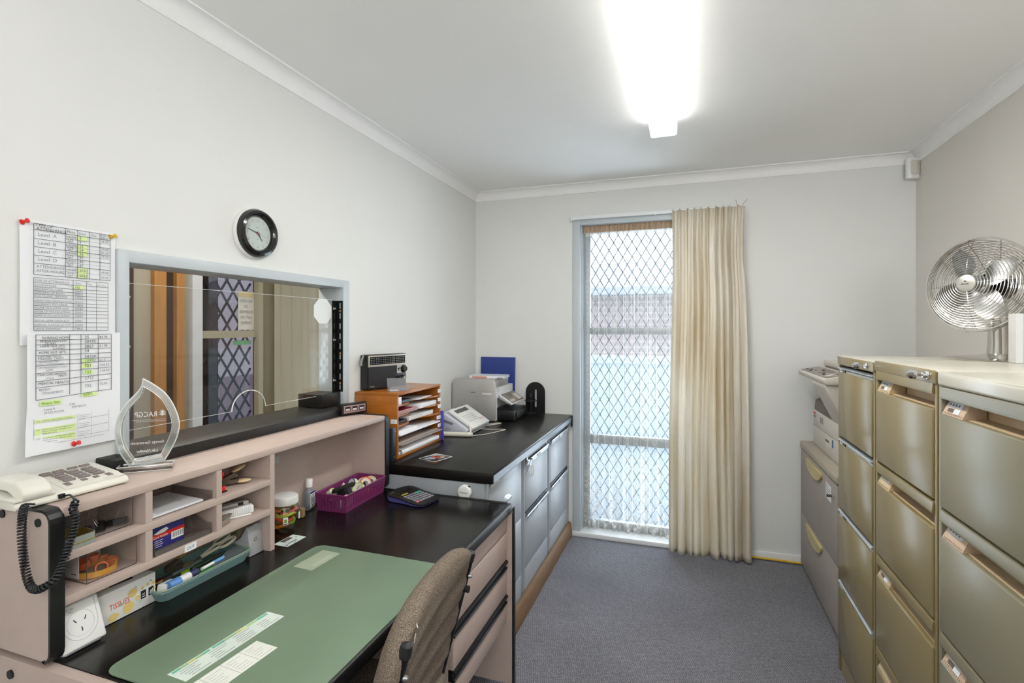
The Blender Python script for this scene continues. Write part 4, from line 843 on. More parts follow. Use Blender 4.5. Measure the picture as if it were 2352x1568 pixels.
def stapleremover(name, lab, loc, rz, m, sc=1):
    t = thing(name, lab, 'staple remover', loc, rz); t.scale = (sc, sc, sc)
    for s_, an in ((1, .42), (-1, .0)):
        T = Matrix.Rotation(-an, 4, 'Y') if s_ > 0 else Matrix.Identity(4)
        zz = .004 if s_ > 0 else .0
        o = obj('jaw', B(M('remover_steel', '6d6256', .35, .6)).prism([(-.004, 0), (.038, 0), (.038, .010), (.0, .010)], -.007, .007, T=T @ fr3((0, 0, zz), (1, 0, 0), (0, 0, 1), (0, -1, 0))), t)
        b = B(m); b.ball((.050, 0, zz+(.013 if s_ > 0 else .002)), .016, sc=(1.15, .85, .28), T=T); obj('pad', b, o)
    for q in (.024, .031): obj('tooth', B(CHROME).tube([(q, -.006, .014), (q+.003, -.003, .020), (q+.006, .0, .016)], .0011, 5), t)
    return t
stapleremover('staple_remover', 'tan handled staple remover standing open in the top right pigeonhole', (-1.30, 1.150, SH1+.006), R(58), BEIGEP, 1.15)
def stapler(lab, x, y, z, rz, dark):
    t = thing('stapler', lab, 'stapler', (x, y, z), rz, 'white staplers in the hutch')
    obj('base', B(WHITE).box(-.075, .045, -.014, .014, 0, .006, bev=.002), t); b = B(WHITE); b.box(-.075, .052, -.014, .014, .0065, .028, bev=.003)
    if dark: b.box(.018, .034, -.0145, .0145, .006, .0275, m=M('stapler_dark', '3c332c', .5))
    obj('arm', b, t)
    b = B(M('stapler_rib', 'd4d8da', .4))
    if not dark:
        for k in range(10): b.box(-.005+.005*k, -.003+.005*k, -.0146, .0146, .009, .026)
        obj('grip_ribs', b, t)
stapler('white ribbed stapler in front in the lower right pigeonhole', -1.272, 1.166, SH0, R(62), False)
stapler('white stapler with dark slot behind the ribbed one', -1.312, 1.188, SH0, R(74), True)
b = B(M('kraft_grey', '8d8074', .7)); b.box(-.022, .022, -.02, .02, 0, .016, bev=.001); b.quad((-.022, .0201, .016), (.022, .0201, .016), (.018, .040, .020), (-.018, .040, .020)); o = obj('staple_box', b); o.location = (-1.262, 1.105, SH0); o.rotation_euler = (0, 0, .3); tag(o, 'small kraft grey staple box with an open flap in the lower right pigeonhole', 'box')
# ------------------------------------------------------------------ under the hutch
D0 = DZ+.0002
t = thing('socket_adaptor', 'white power socket adaptor leaning at the left end of the desk', 'adaptor', (-1.232, .746, D0), R(90))
T = fr3((0, -.003, .003), (1, 0, 0), Vector((0, .36, .93)).normalized(), Vector((0, -.93, .36)).normalized())
obj('back_box', B(M('adaptor_grey', 'c9ccd2', .4)).box(-.036, .036, .0, .076, -.040, -.004, bev=.004, T=T), t)
b = B(WHITE); b.box(-.043, .043, .004, .098, -.0045, .004, bev=.005, seg=3, T=T); obj('face_plate', b, t)
b = B(M('adaptor_line', 'cfd1d6', .4)); b.tube([T @ Vector((x, y, .0042)) for x, y in [(-.033, .096)]+[(.033*math.cos(a), .052+.033*math.sin(a)) for a in [math.pi+math.pi*k/14 for k in range(15)]]+[(.033, .096)]], .0007, 5)
b.tube([T @ Vector((.026*math.cos(2*math.pi*k/24), .053+.026*math.sin(2*math.pi*k/24), .0042)) for k in range(24)], .0004, 4, closed=True); b.text('10A  240V', .004, T @ Matrix.Translation((-.024, .086, .0044)), INKG); b.text('MAX', .004, T @ Matrix.Translation((-.018, .0805, .0044)), INKG); obj('moulding', b, t)
for (x, y, a) in ((-.010, .060, -.5), (.010, .060, .5), (0, .040, 0)):
    b = B(INK); b.box(-.0009, .0009, -.0042, .0042, .0040, .0045, T=T @ Matrix.Translation((x, y, 0)) @ Matrix.Rotation(-a, 4, 'Z')); obj('slot', b, t)
t = thing('tissue_box', 'white tissue box with yellow dots below the lowest hutch shelf', 'tissue box', (-1.332, .862, D0+.0006))
b = B(M('tissue_card', 'f2f1ee', .5)); b.box(-.055, .055, -.072, .072, 0, .074, bev=.0008)
T = frame((.0552, -.072, 0), (0, 1, 0), (0, 0, 1)); YD = M('dot_yellow', 'ecd388', .6); GD = M('dot_green', 'b7dcc0', .6); BD = M('dot_blue', '5d93a8', .6)
for u, v, r, m in ((.088, .048, .011, YD), (.100, .030, .006, YD), (.112, .048, .004, YD), (.124, .052, .004, YD), (.139, .050, .005, YD), (.078, .018, .013, YD), (.050, .012, .006, YD), (.060, .034, .005, GD), (.095, .058, .003, GD), (.132, .058, .002, BD), (.043, .011, .010, YD), (.105, .018, .004, GD), (.140, .036, .0045, YD)):
    b.quad(*[(u+r*math.cos(2*math.pi*k/20), v+r*math.sin(2*math.pi*k/20), .0002+.00004*len(b.bm.faces)*.05) for k in range(20)], m=m, T=T)
b.text('TISSUES', .019, T @ Matrix.Translation((.034, .030, .0006)), M('tissue_orange', 'e0532b', .6), sx=.72)
for u, s_ in ((.107, '100'), (.126, '')):
    b.rect(T, u, u+.013, .022, .042, m=INK, h=.0005)
    if s_: b.text(s_, .0075, T @ Matrix.Translation((u+.0012, .030, .0008)), WHITE, sx=.8); b.rect(T, u+.002, u+.011, .026, .0275, m=WHITE, h=.0007)
    else: b.prism([(u+.002, .027), (u+.005, .034), (u+.008, .034), (u+.0115, .038), (u+.010, .031), (u+.006, .027)], .0005, .0008, m=WHITE, T=T); b.rect(T, u+.003, u+.010, .0245, .0255, m=WHITE, h=.0007)
for u, v, r, m in ((.02, -.03, .012, YD), (-.01, .045, .01, YD), (.01, .02, .006, GD)): b.quad(*[(u+r*math.cos(2*math.pi*k/20), v+r*math.sin(2*math.pi*k/20), .0743) for k in range(20)], m=m)
obj('carton', b, t); b = B(M('box_slot', '4a3a30', .8)); b.quad((.032, -.02, .0744), (.036, .03, .0744), (.012, .040, .0744), (.008, -.025, .0744)); obj('opening', b, t)
t = thing('clear_tub', 'frosted plastic tub of crumpled tissues beside the socket adaptor', 'tub', (-1.322, .742, D0))
b = B(clear('frosted_plastic', 'eef0f2', .95, rough=.3, milk=.28)); b.box(-.045, .045, -.036, .036, 0, .002).box(.043, .045, -.036, .036, .002, .078).box(-.045, -.043, -.036, .036, .002, .078).box(-.043, .043, .034, .036, .002, .078).box(-.043, .043, -.036, -.034, .002, .078); obj('shell', b, t)
def crump(u, v): a = 2*math.pi*u; p = math.pi*v; r = .030+.006*math.sin(a*5+p*3)+.004*math.sin(a*9-p*7); return (r*math.sin(p)*math.cos(a), .9*r*math.sin(p)*math.sin(a), .036+r*.95*math.cos(p))
b = B(M('tissue_white', 'ecebe8', .9)); b.grid(crump, 30, 18); obj('tissue', b, t)
# pen tray
t = thing('pen_tray', 'teal plastic pen tray full of stationery under the hutch', 'tray', (-1.308, 1.062, D0), 0)
TEAL = M('teal_plastic', '7b9d9c', .45, var=.03); o_ = rrect(-.060, .060, -.128, .132, .018); top = rrect(-.070, .070, -.140, .142, .018); n = len(o_); TH = .030
b = B(TEAL); b.quad(*[(x, y, .004) for x, y in o_]); b.quad(*[(x, y, .0) for x, y in o_])
for k in range(n):
    q = (k+1) % n; i0, i1 = [((x)*.965, y*.985) for x, y in (top[k], top[q])]
    b.quad((*o_[k], 0), (*o_[q], 0), (*top[q], .025), (*top[k], .025)); b.quad((*top[k], .025), (*top[q], .025), (*top[q], .031), (*top[k], .031)); b.quad((*i0, .031), (*i1, .031), (*top[q], .031), (*top[k], .031)); b.quad((*o_[k], .004), (*o_[q], .004), (*i1, .031), (*i0, .031))
obj('pan', b, t); obj('rim', B(M('tray_rim', '9aa98a', .4)).tube([(x*.995, y*.998, .0315) for x, y in top], .0016, 5, closed=True), t)
def tray(name, lab, cat, parts, loc, rz, ry=0):
    t = thing(name, lab, cat, loc, rz); t.rotation_euler = (0, ry, rz)
    for nm, b in parts: obj(nm, b, t)
    return t
TZ = DZ+.0045
HC_ = R(90)
cyl = lambda m, a, c, r, r1=None: B(m).cyl((a, 0, 0), (c, 0, 0), r, r1, seg=14)
tray('glue_stick', 'blue glue stick with white label at the near end of the pen tray', 'glue', [('cap', cyl(M('glue_blue', '5f94d6', .4), -.05, -.018, .0125)), ('label', cyl(WHITE, -.018, .012, .0112)), ('tube', cyl(M('glue_tube', '3b3a66', .4), .012, .035, .011))], (-1.264, 1.005, TZ+.024), R(94))
tray('highlighter', 'dark olive highlighter with lime cap in the pen tray', 'highlighter', [('barrel', cyl(M('olive_barrel', '36321b', .4), -.055, .012, .009)), ('cap', cyl(M('lime_cap', 'c8ee22', .4), .012, .058, .0095, .006))], (-1.302, 1.005, TZ+.022), R(96))
tray('mechanical_pencil', 'grey mechanical pencil with metal tip lying across the pen tray', 'pencil', [('barrel', cyl(M('pencil_grey', '4f5759', .5), -.045, .075, .0045)), ('tip', cyl(M('brass', '', .3), -.068, -.045, .0008, .0035)), ('grip', cyl(BLACKM, -.045, -.018, .0052))], (-1.285, 1.000, TZ+.038), R(95), 0)
tray('pen', 'black pen with looped clip at the middle of the pen tray', 'pen', [('barrel', cyl(BLACK, -.05, .05, .005)), ('clip', B(BLACK).tube([(.02, 0, .006), (.05, 0, .009), (.062, 0, .004), (.052, 0, -.002)], .0012, 5))], (-1.282, 1.085, TZ+.030), R(93))
tray('pen', 'blue and white pen lying along the front of the pen tray', 'pen', [('barrel', cyl(WHITE, -.03, .01, .0045)), ('cap', cyl(M('sky_blue', '6fa6de', .4), .01, .045, .0048))], (-1.262, 1.080, TZ+.028), R(95))
tray('marker', 'thin navy marker with printed barrel at the front of the pen tray', 'marker', [('barrel', cyl(M('navy_barrel', '26264a', .4), -.03, .05, .0058)), ('tip', cyl(GREYPL, -.042, -.03, .0025, .0045))], (-1.254, 1.062, TZ+.014), R(92))
tray('marker', 'dark red marker at the shadowed back of the pen tray', 'marker', [('barrel', cyl(M('dark_red', '6a1d1a', .4), -.04, .02, .008)), ('cap', cyl(BLACK, .02, .05, .0085))], (-1.335, .985, TZ+.012), R(70))
b = B(WHITE); b.prism([(-.018, 0), (.020, 0), (.026, .008), (.020, .020), (-.012, .020)], -.012, .012, bev=.002, T=fr3((0, 0, 0), (1, 0, 0), (0, 0, 1), (0, -1, 0))); o = obj('eraser', b); o.location = (-1.277, .960, TZ+.011); o.rotation_euler = (0, 0, R(110)); tag(o, 'white eraser at the near corner of the pen tray', 'eraser')
b = B(M('bright_green_card', '3fbf5c', .6)); b.box(-.045, .045, -.115, .118, 0, .0008); o = obj('green_card', b); o.location = (-1.308, 1.07, TZ+.0006); tag(o, 'bright green card lining the floor of the pen tray', 'card')
t = stapleremover('staple_remover', 'brown staple remover lying at the back of the pen tray', (-1.336, 1.010, TZ+.026), R(75), M('tan_pad', '9c8650', .5))
t = thing('scissors', 'pair of scissors with cream handles at the far end of the pen tray', 'scissors', (-1.322, 1.105, TZ+.032), R(80)); t.rotation_euler = (0, R(-18), R(80))
SCM = M('scissor_cream', 'cfc9b6', .45)
for s_ in (1, -1):
    b = B(SCM); b.tube([(-.005, 0, s_*.002), (.03, s_*.006, s_*.002), (.045, s_*.010, s_*.002)]+[(.068+.024*math.cos(a), s_*.013+.0135*math.sin(a)*s_, s_*.002) for a in [math.pi+2*math.pi*k/14 for k in range(15)]], .0042, 7); obj('handle', b, t)
    obj('blade', B(STEEL).prism([(-.005, -.005), (-.085, 0), (-.005, .006)], s_*.0012-.0008, s_*.0012+.0008), t)
t = thing('set_square', 'grey translucent set square lying at the far end of the pen tray', 'ruler', (-1.275, 1.150, TZ+.026), R(92)); t.rotation_euler = (R(14), 0, R(92))
b = B(clear('smoke_plastic', 'b4bac0', .9, milk=.2)); b.prism([(-.08, -.022), (.045, -.022), (.045, .028)], 0, .0016); obj('plate', b, t); b = B(INK)
for k in range(12): b.rect(Matrix.Identity(4), .042-.006*k, .0425-.006*k, -.022, -.018, h=.0018)
obj('graduations', b, t)
# tape dispenser
t = thing('tape_dispenser', 'grey desk tape dispenser under the right end of the pigeonholes', 'tape dispenser', (-1.300, 1.231, D0+.0004), 0)
b = B(M('dispenser_grey', 'a9abae', .5, var=.06, scale=40)); b.prism([(-.085, 0), (.050, 0), (.040, .086), (.034, .088), (.012, .050), (-.012, .036), (-.03, .040), (-.075, .082), (-.085, .075)], -.026, .026, bev=.0015, T=fr3((0, 0, 0), (1, 0, 0), (0, 0, 1), (0, -1, 0))); obj('body', b, t)
b = B(CHROME); b.box(.034, .040, -.012, .012, .087, .0895); obj('cutter', b, t); b = B(M('rust_mark', '8a7a4c', .7)); b.lathe([(.004, 0), (.006, 0)], 14, T=frame((.0465, -.002, .046), (0, 1, 0), (0, 0, 1))); obj('chipped_spot', b, t)
b = B(M('clear_tape', '9d8f78', .3)); b.lathe([(.013, -.012), (.030, -.012), (.030, .012), (.013, .012), (.013, -.012)], 32, T=frame((-.030, 0, .066), (1, 0, 0), (0, 0, 1))); obj('roll', b, t)
# ------------------------------------------------------------------ on the desk, right bay
t = thing('sweet_jar', 'clear plastic jar of coloured jelly snakes with white lid beside the pigeonholes', 'jar', (-1.330, 1.432, D0))
b = B(clear('jar_plastic', 'f8f9f0', .97)); b.lathe([(0, .001), (.036, .001), (.046, .010), (.051, .030), (.051, .052), (.047, .066), (.041, .076), (.041, .084)], 48); obj('jar_wall', b, t)
b = B(WHITE); b.lathe([(0, .112), (.037, .112), (.041, .110), (.0425, .106), (.0425, .084), (.041, .082)], 60); 
for k in range(60): a = 2*math.pi*k/60; b.tube([(.0427*math.cos(a), .0427*math.sin(a), .085), (.0427*math.cos(a), .0427*math.sin(a), .106)], .0009, 4)
obj('lid', b, t)
rng = random.Random(11); cols = ['c8505a', 'dd7a1e', '7da53a', 'b9a832', '8a9a35', 'c23c30', '6f8f2d', 'd9912a', 'a9b24a', 'bb4a58', '98a23c', 'cc6a2a']
for k in range(12):
    a0 = rng.uniform(0, 6.28); z = .012+.0048*k; r0 = .034; cx, cy = .008*math.cos(a0*3), .008*math.sin(a0*3)
    pts = [(cx+(r0-.004*math.sin(q*.9))*math.cos(a0+q*.38), cy+(r0-.004*math.sin(q*.9))*math.sin(a0+q*.38), z+.005*math.sin(q*1.1+k)) for q in range(9)]
    b = B(M('jelly_%d' % k, cols[k], .3, var=.12, scale=30)); b.tube(pts, [.003, .0055, .006, .006, .006, .006, .006, .005, .003], 8); o = obj('jelly_snake', b, world=False, smooth=180); o.location = (-1.330, 1.432, D0); tag(o, 'jelly snake sweet coiled inside the clear jar', 'sweet', 'jelly snakes in the jar')
b = B(WHITE); JR = .0514
def onjar(a0, a1, z0, z1, m, bb, e=0): bb.grid(lambda u, v: ((JR+e)*math.cos(a0+(a1-a0)*u), (JR+e)*math.sin(a0+(a1-a0)*u), z0+(z1-z0)*v), 6, 1, m=m)
onjar(-.93, -.62, .022, .048, WHITE, b); onjar(-.86, -.69, .030, .042, M('sticker_green', '7da53a', .5), b, .0003); onjar(-.9, -.65, .0235, .027, INKG, b, .0003); onjar(.18, .42, .030, .054, WHITE, b); obj('sticker', b, t)
b = B(M('cork_brown', '9a8360', .8, var=.15, scale=60)); b.box(-.017, .017, -.011, .011, 0, .034, bev=.004); o = obj('cork_block', b); o.location = (-1.345, 1.522, D0); o.rotation_euler = (0, 0, .2); tag(o, 'small brown cork block between the sweet jar and the sanitiser bottle', 'block')
t = thing('sanitiser_bottle', 'small clear hand sanitiser bottle with white cap in front of the basket', 'bottle', (-1.370, 1.600, D0), R(10))
b = B(clear('sanitiser_gel', 'e2e8ee', .93, milk=.18)); b.box(-.012, .012, -.023, .023, 0, .072, bev=.007, seg=3); b.lathe([(.014, .068), (.011, .078), (.010, .088)], 20); obj('bottle_wall', b, t)
obj('cap', B(WHITE).lathe([(0, .116), (.011, .116), (.0125, .114), (.0125, .086), (0, .086)], 24), t)
b = B(PAPER); b.box(.0122, .0126, -.014, .020, .010, .070); b.box(.0127, .0129, -.014, .020, .062, .069, m=NB)
for k in range(7): b.box(.0127, .0129, -.011, .017-.004*(k % 2), .056-.005*k, .0572-.005*k, m=INKG)
for k in range(5): b.box(.0127, .0129, .0+.003*k, .0015+.003*k, .012, .020, m=INK)
obj('label', b, t)
# basket
t = thing('basket', 'purple slotted plastic basket of label rolls in the right hutch bay', 'basket', (-1.276, 1.738, D0), R(2)); PUR = M('purple_plastic', '7c2f63', .4, var=.04)
W_, L2, H_ = .062, .134, .066; fl_ = 1.10
def bp(x, y, z): s_ = 1+(fl_-1)*z/H_; return (x*s_, y*(1+(s_-1)*.5), z)
b = B(PUR); b.box(-W_, W_, -L2, L2, 0, .003)
def wall(p0, p1, n, b):
    P0, P1 = Vector(p0), Vector(p1); nrm_ = Vector((P1.y-P0.y, P0.x-P1.x)).normalized()
    def pt(s_, z, o): q = P0.lerp(P1, s_); x, y, zz = bp(q.x, q.y, z); return (x-nrm_.x*o, y-nrm_.y*o, zz)
    def slab(s0, s1, z0, z1):
        f = [pt(s0, z0, 0), pt(s1, z0, 0), pt(s1, z1, 0), pt(s0, z1, 0)]; g = [pt(s0, z0, .0022), pt(s1, z0, .0022), pt(s1, z1, .0022), pt(s0, z1, .0022)]
        b.quad(*f); b.quad(*g[::-1])
        for i in range(4): j = (i+1) % 4; b.quad(f[i], f[j], g[j], g[i])
    slab(0, 1, 0, .014); slab(0, 1, .050, H_)
    for k in range(n+1):
        c = k/n; hw = .5/n*.62; slab(max(0, c-hw-(.02 if k in (0, n) else 0)), min(1, c+hw+(.02 if k in (0, n) else 0)), .014, .050)
wall((W_, -L2), (W_, L2), 19, b); wall((-W_, L2), (-W_, -L2), 19, b); wall((-W_, -L2), (W_, -L2), 9, b); wall((W_, L2), (-W_, L2), 9, b); obj('basket_body', b, t)
e = [bp(x, y, H_) for x, y in rrect(-W_, W_, -L2, L2, .006, 3)]; obj('rim', B(PUR).tube(e, .003, 6, closed=True), t)
LIME = M('lime_edge', 'c9d86a', .5); OW = M('off_white', 'e8e6dc', .6)
def roll(name, lab, loc, rot, r, wd, m, m2, cat='roll', grp=None):
    b = B(m); b.lathe([(r*.45, -wd/2), (r, -wd/2), (r, wd/2), (r*.45, wd/2), (r*.45, -wd/2)], 26); o = obj(name, b); o.location = loc; o.rotation_euler = rot
    obj('edge_ring', B(m2).lathe([(r*.9, wd/2), (r*1.03, wd/2), (r*1.03, wd/2+.003), (r*.9, wd/2+.003), (r*.9, wd/2)], 26), o); tag(o, lab, cat, grp)
BZ = D0+.004
roll('label_roll', 'white label roll with lime edge at the near end of the basket', (-1.300, 1.645, BZ+.045), (.3, .9, .4), .022, .016, OW, LIME)
roll('tape_roll', 'black tape roll beside the near lime edged roll in the basket', (-1.268, 1.675, BZ+.040), (1.2, .3, .2), .024, .018, BLACK, BLACKM)
roll('label_roll', 'white label roll with lime edge resting on the front rim of the basket', (-1.245, 1.735, BZ+.050), (.5, -.4, .3), .024, .012, OW, LIME)
roll('label_roll', 'white label roll with red band in the middle of the basket', (-1.262, 1.800, BZ+.046), (1.3, .2, 1.1), .028, .020, OW, M('band_red', 'ee5a2c', .5))
roll('label_roll', 'white and navy label roll towards the back of the basket', (-1.300, 1.775, BZ+.050), (1.2, .1, -.3), .022, .016, OW, M('navy_edge', '3b4282', .5))
roll('label_roll', 'white label roll with lime edge at the far end of the basket', (-1.265, 1.848, BZ+.044), (1.4, .3, .8), .022, .016, OW, LIME)
roll('label_roll', 'white label roll with lime edge low at the front near corner of the basket', (-1.238, 1.655, BZ+.028), (1.5, .2, 1.2), .020, .014, OW, LIME)
b = B(BLACK); b.prism(smooth_poly([(-.062, -.006), (-.03, -.012), (.04, -.010), (.062, 0), (.04, .009), (-.02, .011), (-.058, .008)], 4), 0, .010, bev=.002); o = obj('label_cutter', b); o.location = (-1.278, 1.690, BZ+.058); o.rotation_euler = (.15, 0, R(84)); tag(o, 'black handled label cutter lying on top of the rolls in the basket', 'cutter')
b = B(OW); b.prism([(-.016, 0), (.016, 0), (0, .026)], -.010, .010, bev=.002); o = obj('white_wedge', b); o.location = (-1.315, 1.735, BZ+.040); o.rotation_euler = (1.2, 0, .6); tag(o, 'plain white plastic wedge against the back rim of the basket', 'wedge')
b = B(RED); b.box(-.018, .018, -.045, .045, 0, .026, bev=.002); o = obj('red_packet', b); o.location = (-1.236, 1.775, BZ); tag(o, 'red packet seen through the front slots of the basket', 'packet')
b = B(OW); b.box(-.018, .018, -.03, .03, 0, .03, bev=.002); o = obj('white_packet', b); o.location = (-1.256, 1.650+.055-.04, BZ-.0+.0002); o.rotation_euler = (0, 0, .3); o.location.z = BZ; tag(o, 'white packet low at the near end of the basket behind its slots', 'packet')
b = B(M('basket_lilac', '6a6ba0', .5)); b.box(-.02, .02, -.05, .05, 0, .02, bev=.002); o = obj('lilac_packet', b); o.location = (-1.300, 1.80, BZ); tag(o, 'dark lilac packet on the floor of the basket', 'packet')
# business card on the desk
b = B(M('mint_card', 'd8e9e1', .6)); T = frame((-1.1975, 1.300, DZ+.0006), (.0, 1, 0), (-1, 0, 0)); b.box(0, .085, 0, .055, 0, .0005, T=T); b.rect(T, .022, .062, .034, .052, m=M('card_photo', '5a5250', .5), h=.0008)
b.text('Card', .009, T @ Matrix.Translation((.006, .022, .0008)), INKG)
for u0, u1, v0, v1 in ((.004, .014, .006, .014), (.02, .058, .012, .018), (.03, .05, .004, .008)): b.rect(T, u0, u1, v0, v1, m=INKG, h=.0008)
b.quad(*[(.072+.003*math.cos(k), .030+.003*math.sin(k), .0008) for k in [2*math.pi*q/12 for q in range(12)]], m=INK, T=T)
o = obj('business_card', b); tag(o, 'mint appointment card lying on the black desk in front of the sweet jar', 'card')
# calculator
t = thing('calculator', 'black desk calculator with purple edge at the far end of the desk', 'calculator', (-1.050, 1.828, D0+.0008), R(90-13))
# local x along +y-ish (user right), y towards wall
def slope(y): return .010+.024*max(0, (y+.02)/.12)**1.3 if y > -.02 else .010
out = [(-.060, -.085), (0, -.098), (.060, -.085), (.066, 0), (.062, .085), (-.062, .085), (-.066, 0)]
out = smooth_poly(out, 4)
b = B(BLACK)
def ctop(x, y): return .010+.016*(max(0, y+.085)/.17)
n = len(out); b.quad(*[(x, y, ctop(x, y)) for x, y in out]); b.quad(*[(x*.96, y*.96, .001) for x, y in out])
for k in range(n):
    q = (k+1) % n; a, c = out[k], out[q]
    b.quad((*a, ctop(*a)-.004), (*c, ctop(*c)-.004), (*c, ctop(*c)), (*a, ctop(*a))); b.quad((a[0]*.96, a[1]*.96, .001), (c[0]*.96, c[1]*.96, .001), (*c, ctop(*c)-.004), (*a, ctop(*a)-.004), m=M('purple_trim', '5b5a9c', .35))
obj('case', b, t)
CK = fr3((0, -.085, .0103), (1, 0, 0), Vector((0, .17, .016)).normalized(), Vector((0, -.016, .17)).normalized())
b = B(M('lcd_dark', '232019', .15)); b.box(-.046, .046, .126, .150, 0, .0008, T=CK); obj('display', b, t)
b = B(WHITE); b.text('CANON', .006, CK @ Matrix.Translation((-.055, .112+.045, .0009)), WHITE); b.text('TWO WAY POWER', .0035, CK @ Matrix.Translation((-.01, .158, .0009)), INKG); obj('lettering', b, t, smooth=0)
KG = M('calc_key_grey', '8e8d93', .45)
for r_ in range(5):
    for c in range(6):
        m_ = M('calc_pink', 'e58a94', .45) if (r_ == 0 and c == 0) else (M('calc_teal', '45b0a2', .45) if (r_ == 4 and c in (4, 5)) else KG); u = -.048+.0168*c; v = .018+.0165*r_
        b = B(m_); b.box(u, u+.0125, v, v+.0105, 0, .0042, bev=.0014, T=CK); b.text('CAC0.=+123-×456÷%789M√±→+-MM'[(r_*6+c) % 28], .006, CK @ Matrix.Translation((u+.006, v+.003, .0044)), INK, 'CENTER'); obj('key', b, t)
obj('key', B(M('calc_yellow', 'c9b845', .45)).box(-.040, -.005, .108, .114, 0, .003, bev=.0012, T=CK), t, label='yellow long key')
# tape measure standing between desk and cabinets
t = thing('tape_measure', 'round white body tape measure standing behind the far desk edge', 'tape measure', (-.868, 1.9275, .74), 0)
T = frame((0, -.006, -.003), (1, 0, 0), (0, 0, 1)); b = B(WHITE); b.lathe([(0, -.009), (.026, -.009), (.029, -.006), (.029, .006), (.026, .009), (.022, .0098), (0, .0098)], 44, T=fr3((0, 0, 0), (1, 0, 0), (0, 0, 1), (0, -1, 0))); obj('case', b, t)
b = B(INK); b.text('Yometer', .011, frame((-.020, -.0101, -.004), (1, 0, 0), (0, 0, 1)), INK, sx=.95); obj('lettering', b, t, smooth=0)
b = B(BLACK); b.box(.016, .024, -.003, .003, .022, .026); obj('tape_end', b, t)
# ------------------------------------------------------------------ worktop and cabinets under it
WZ = .82; CX = -.775
WT = M('black_worktop', '12100e', .28, spec=.35, var=.2, scale=30)
t = thing('worktop', 'continuous black laminate worktop along the left wall to the window', 'worktop', (-1.113, 2.70, WZ))
b = B(WT); b.box(LW+.001, -.753, 1.944, BW-.001, WZ-.045, WZ, bev=.004); obj('slab', b, t, True)
b = B(M('grey_edge_strip', '6f747a', .35, .4)); b.box(-.7528, -.749, 1.952, BW-.03, WZ-.040, WZ-.010); obj('edge_strip', b, t, True)
b = B(BLACK); b.box(-.7525, -.744, BW-.045, BW-.002, WZ-.075, WZ-.004, bev=.002); obj('corner_cap', b, t, True)
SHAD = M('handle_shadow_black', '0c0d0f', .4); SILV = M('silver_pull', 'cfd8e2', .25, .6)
def cabinet(y0, y1, lab, style):
    t = thing('filing_cabinet', lab, 'filing cabinet', ((CX-1.46)/2, (y0+y1)/2, 0), group='grey cabinets under the worktop')
    b = B(GREYMET); b.box(-1.45, CX-.022, y0, y1, .02, WZ-.0465, bev=.002); obj('body', b, t, True)
    fr_ = B(GREYMET); fr_.box(CX-.022, CX-.003, y0, y0+.012, .02, WZ-.047).box(CX-.022, CX-.003, y1-.012, y1, .02, WZ-.047).box(CX-.022, CX-.003, y0+.012, y1-.012, WZ-.062, WZ-.047); obj('frame', fr_, t, True)
    for i, (z0, z1) in enumerate(((.486, .757), (.205, .481), (.03, .200))):
        d = obj('drawer' if style == 'f' else ('door' if i == 0 else 'drawer'), B(GREYMET).box(CX-.020, CX, y0+.013, y1-.013, z0, z1, bev=.0025), t, True)
        if style == 'f' and i < 2:
            zt = z1+.002; T = fr3((CX, 0, zt), (1, 0, 0), (0, 0, 1), (0, 1, 0))
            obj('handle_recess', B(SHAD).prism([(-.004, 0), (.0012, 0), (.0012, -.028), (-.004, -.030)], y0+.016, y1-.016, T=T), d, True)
            b = B(SILV); b.prism([(.0013, -.020), (.010, -.014), (.012, -.018), (.006, -.040), (.0013, -.042)], y0+.018, y1-.018, T=T); h = obj('pull', b, d, True)
            b = B(PAPER); TT = frame((CX+.0105, (y0+y1)/2-.03, zt-.0355), (0, 1, 0), (.22, 0, 1)); b.box(0, .06, 0, .018, 0, .001, T=TT); b.text('1', .012, TT @ Matrix.Translation((.03, .004, .0012)), INKG); obj('label_card', b, h, True)
        if style == 'd' and i == 0:
            pass
    return t
ca = cabinet(1.958, 2.405, 'grey metal cabinet under the near end of the worktop, with scooped handle', 'd')
cup = [c for c in ca.children if c.name.startswith('door')][0]
T = frame((CX+.001, 2.10, .640), (0, 1, 0), (0, 0, 1))
b = B(SILV); b.grid(lambda u, v: (.15*u, -.012+.034*v*math.sin(math.pi*min(1, .15+u*.8))**.7, .010*math.sin(math.pi*v)*math.sin(math.pi*u)+.0003), 14, 8, T=T); obj('scoop_handle', b, cup, True)
b = B(PAPER); T = frame((CX-.002, 1.985, .7515), (0, 1, 0), (0, 0, 1)); b.box(0, .10, 0, .021, .004, .005, T=T); b.text('PAPER  A4', .012, T @ Matrix.Translation((.008, .005, .0053)), INK); obj('label', b, cup, True)
cabinet(2.449, 2.900, 'grey two drawer filing cabinet in the middle under the worktop', 'f')
cabinet(2.946, 3.416, 'grey two drawer filing cabinet under the window end of the worktop', 'f')
tag(obj('filler_panel', B(GREYMET).box(CX-.02, CX-.002, 3.420, BW-.001, .02, WZ-.047)), 'narrow grey filler strip between the last low cabinet and the back wall', 'panel'); tag(obj('end_panel', B(GREYMET).box(-1.44, CX-.012, 1.9465, 1.9575, .02, WZ-.0465)), 'grey end panel under the worktop facing the desk', 'panel')
b = B(WOODB); T = fr3((0, 1.93, 0), (1, 0, 0), (0, 0, 1), (0, 1, 0)); b.prism([(-.772, .002), (-.748, .002), (-.745, .030), (-.752, .085), (-.760, .098), (-.772, .098)], 0, 3.43-1.93, T=T); struct('baseboard_left', b)
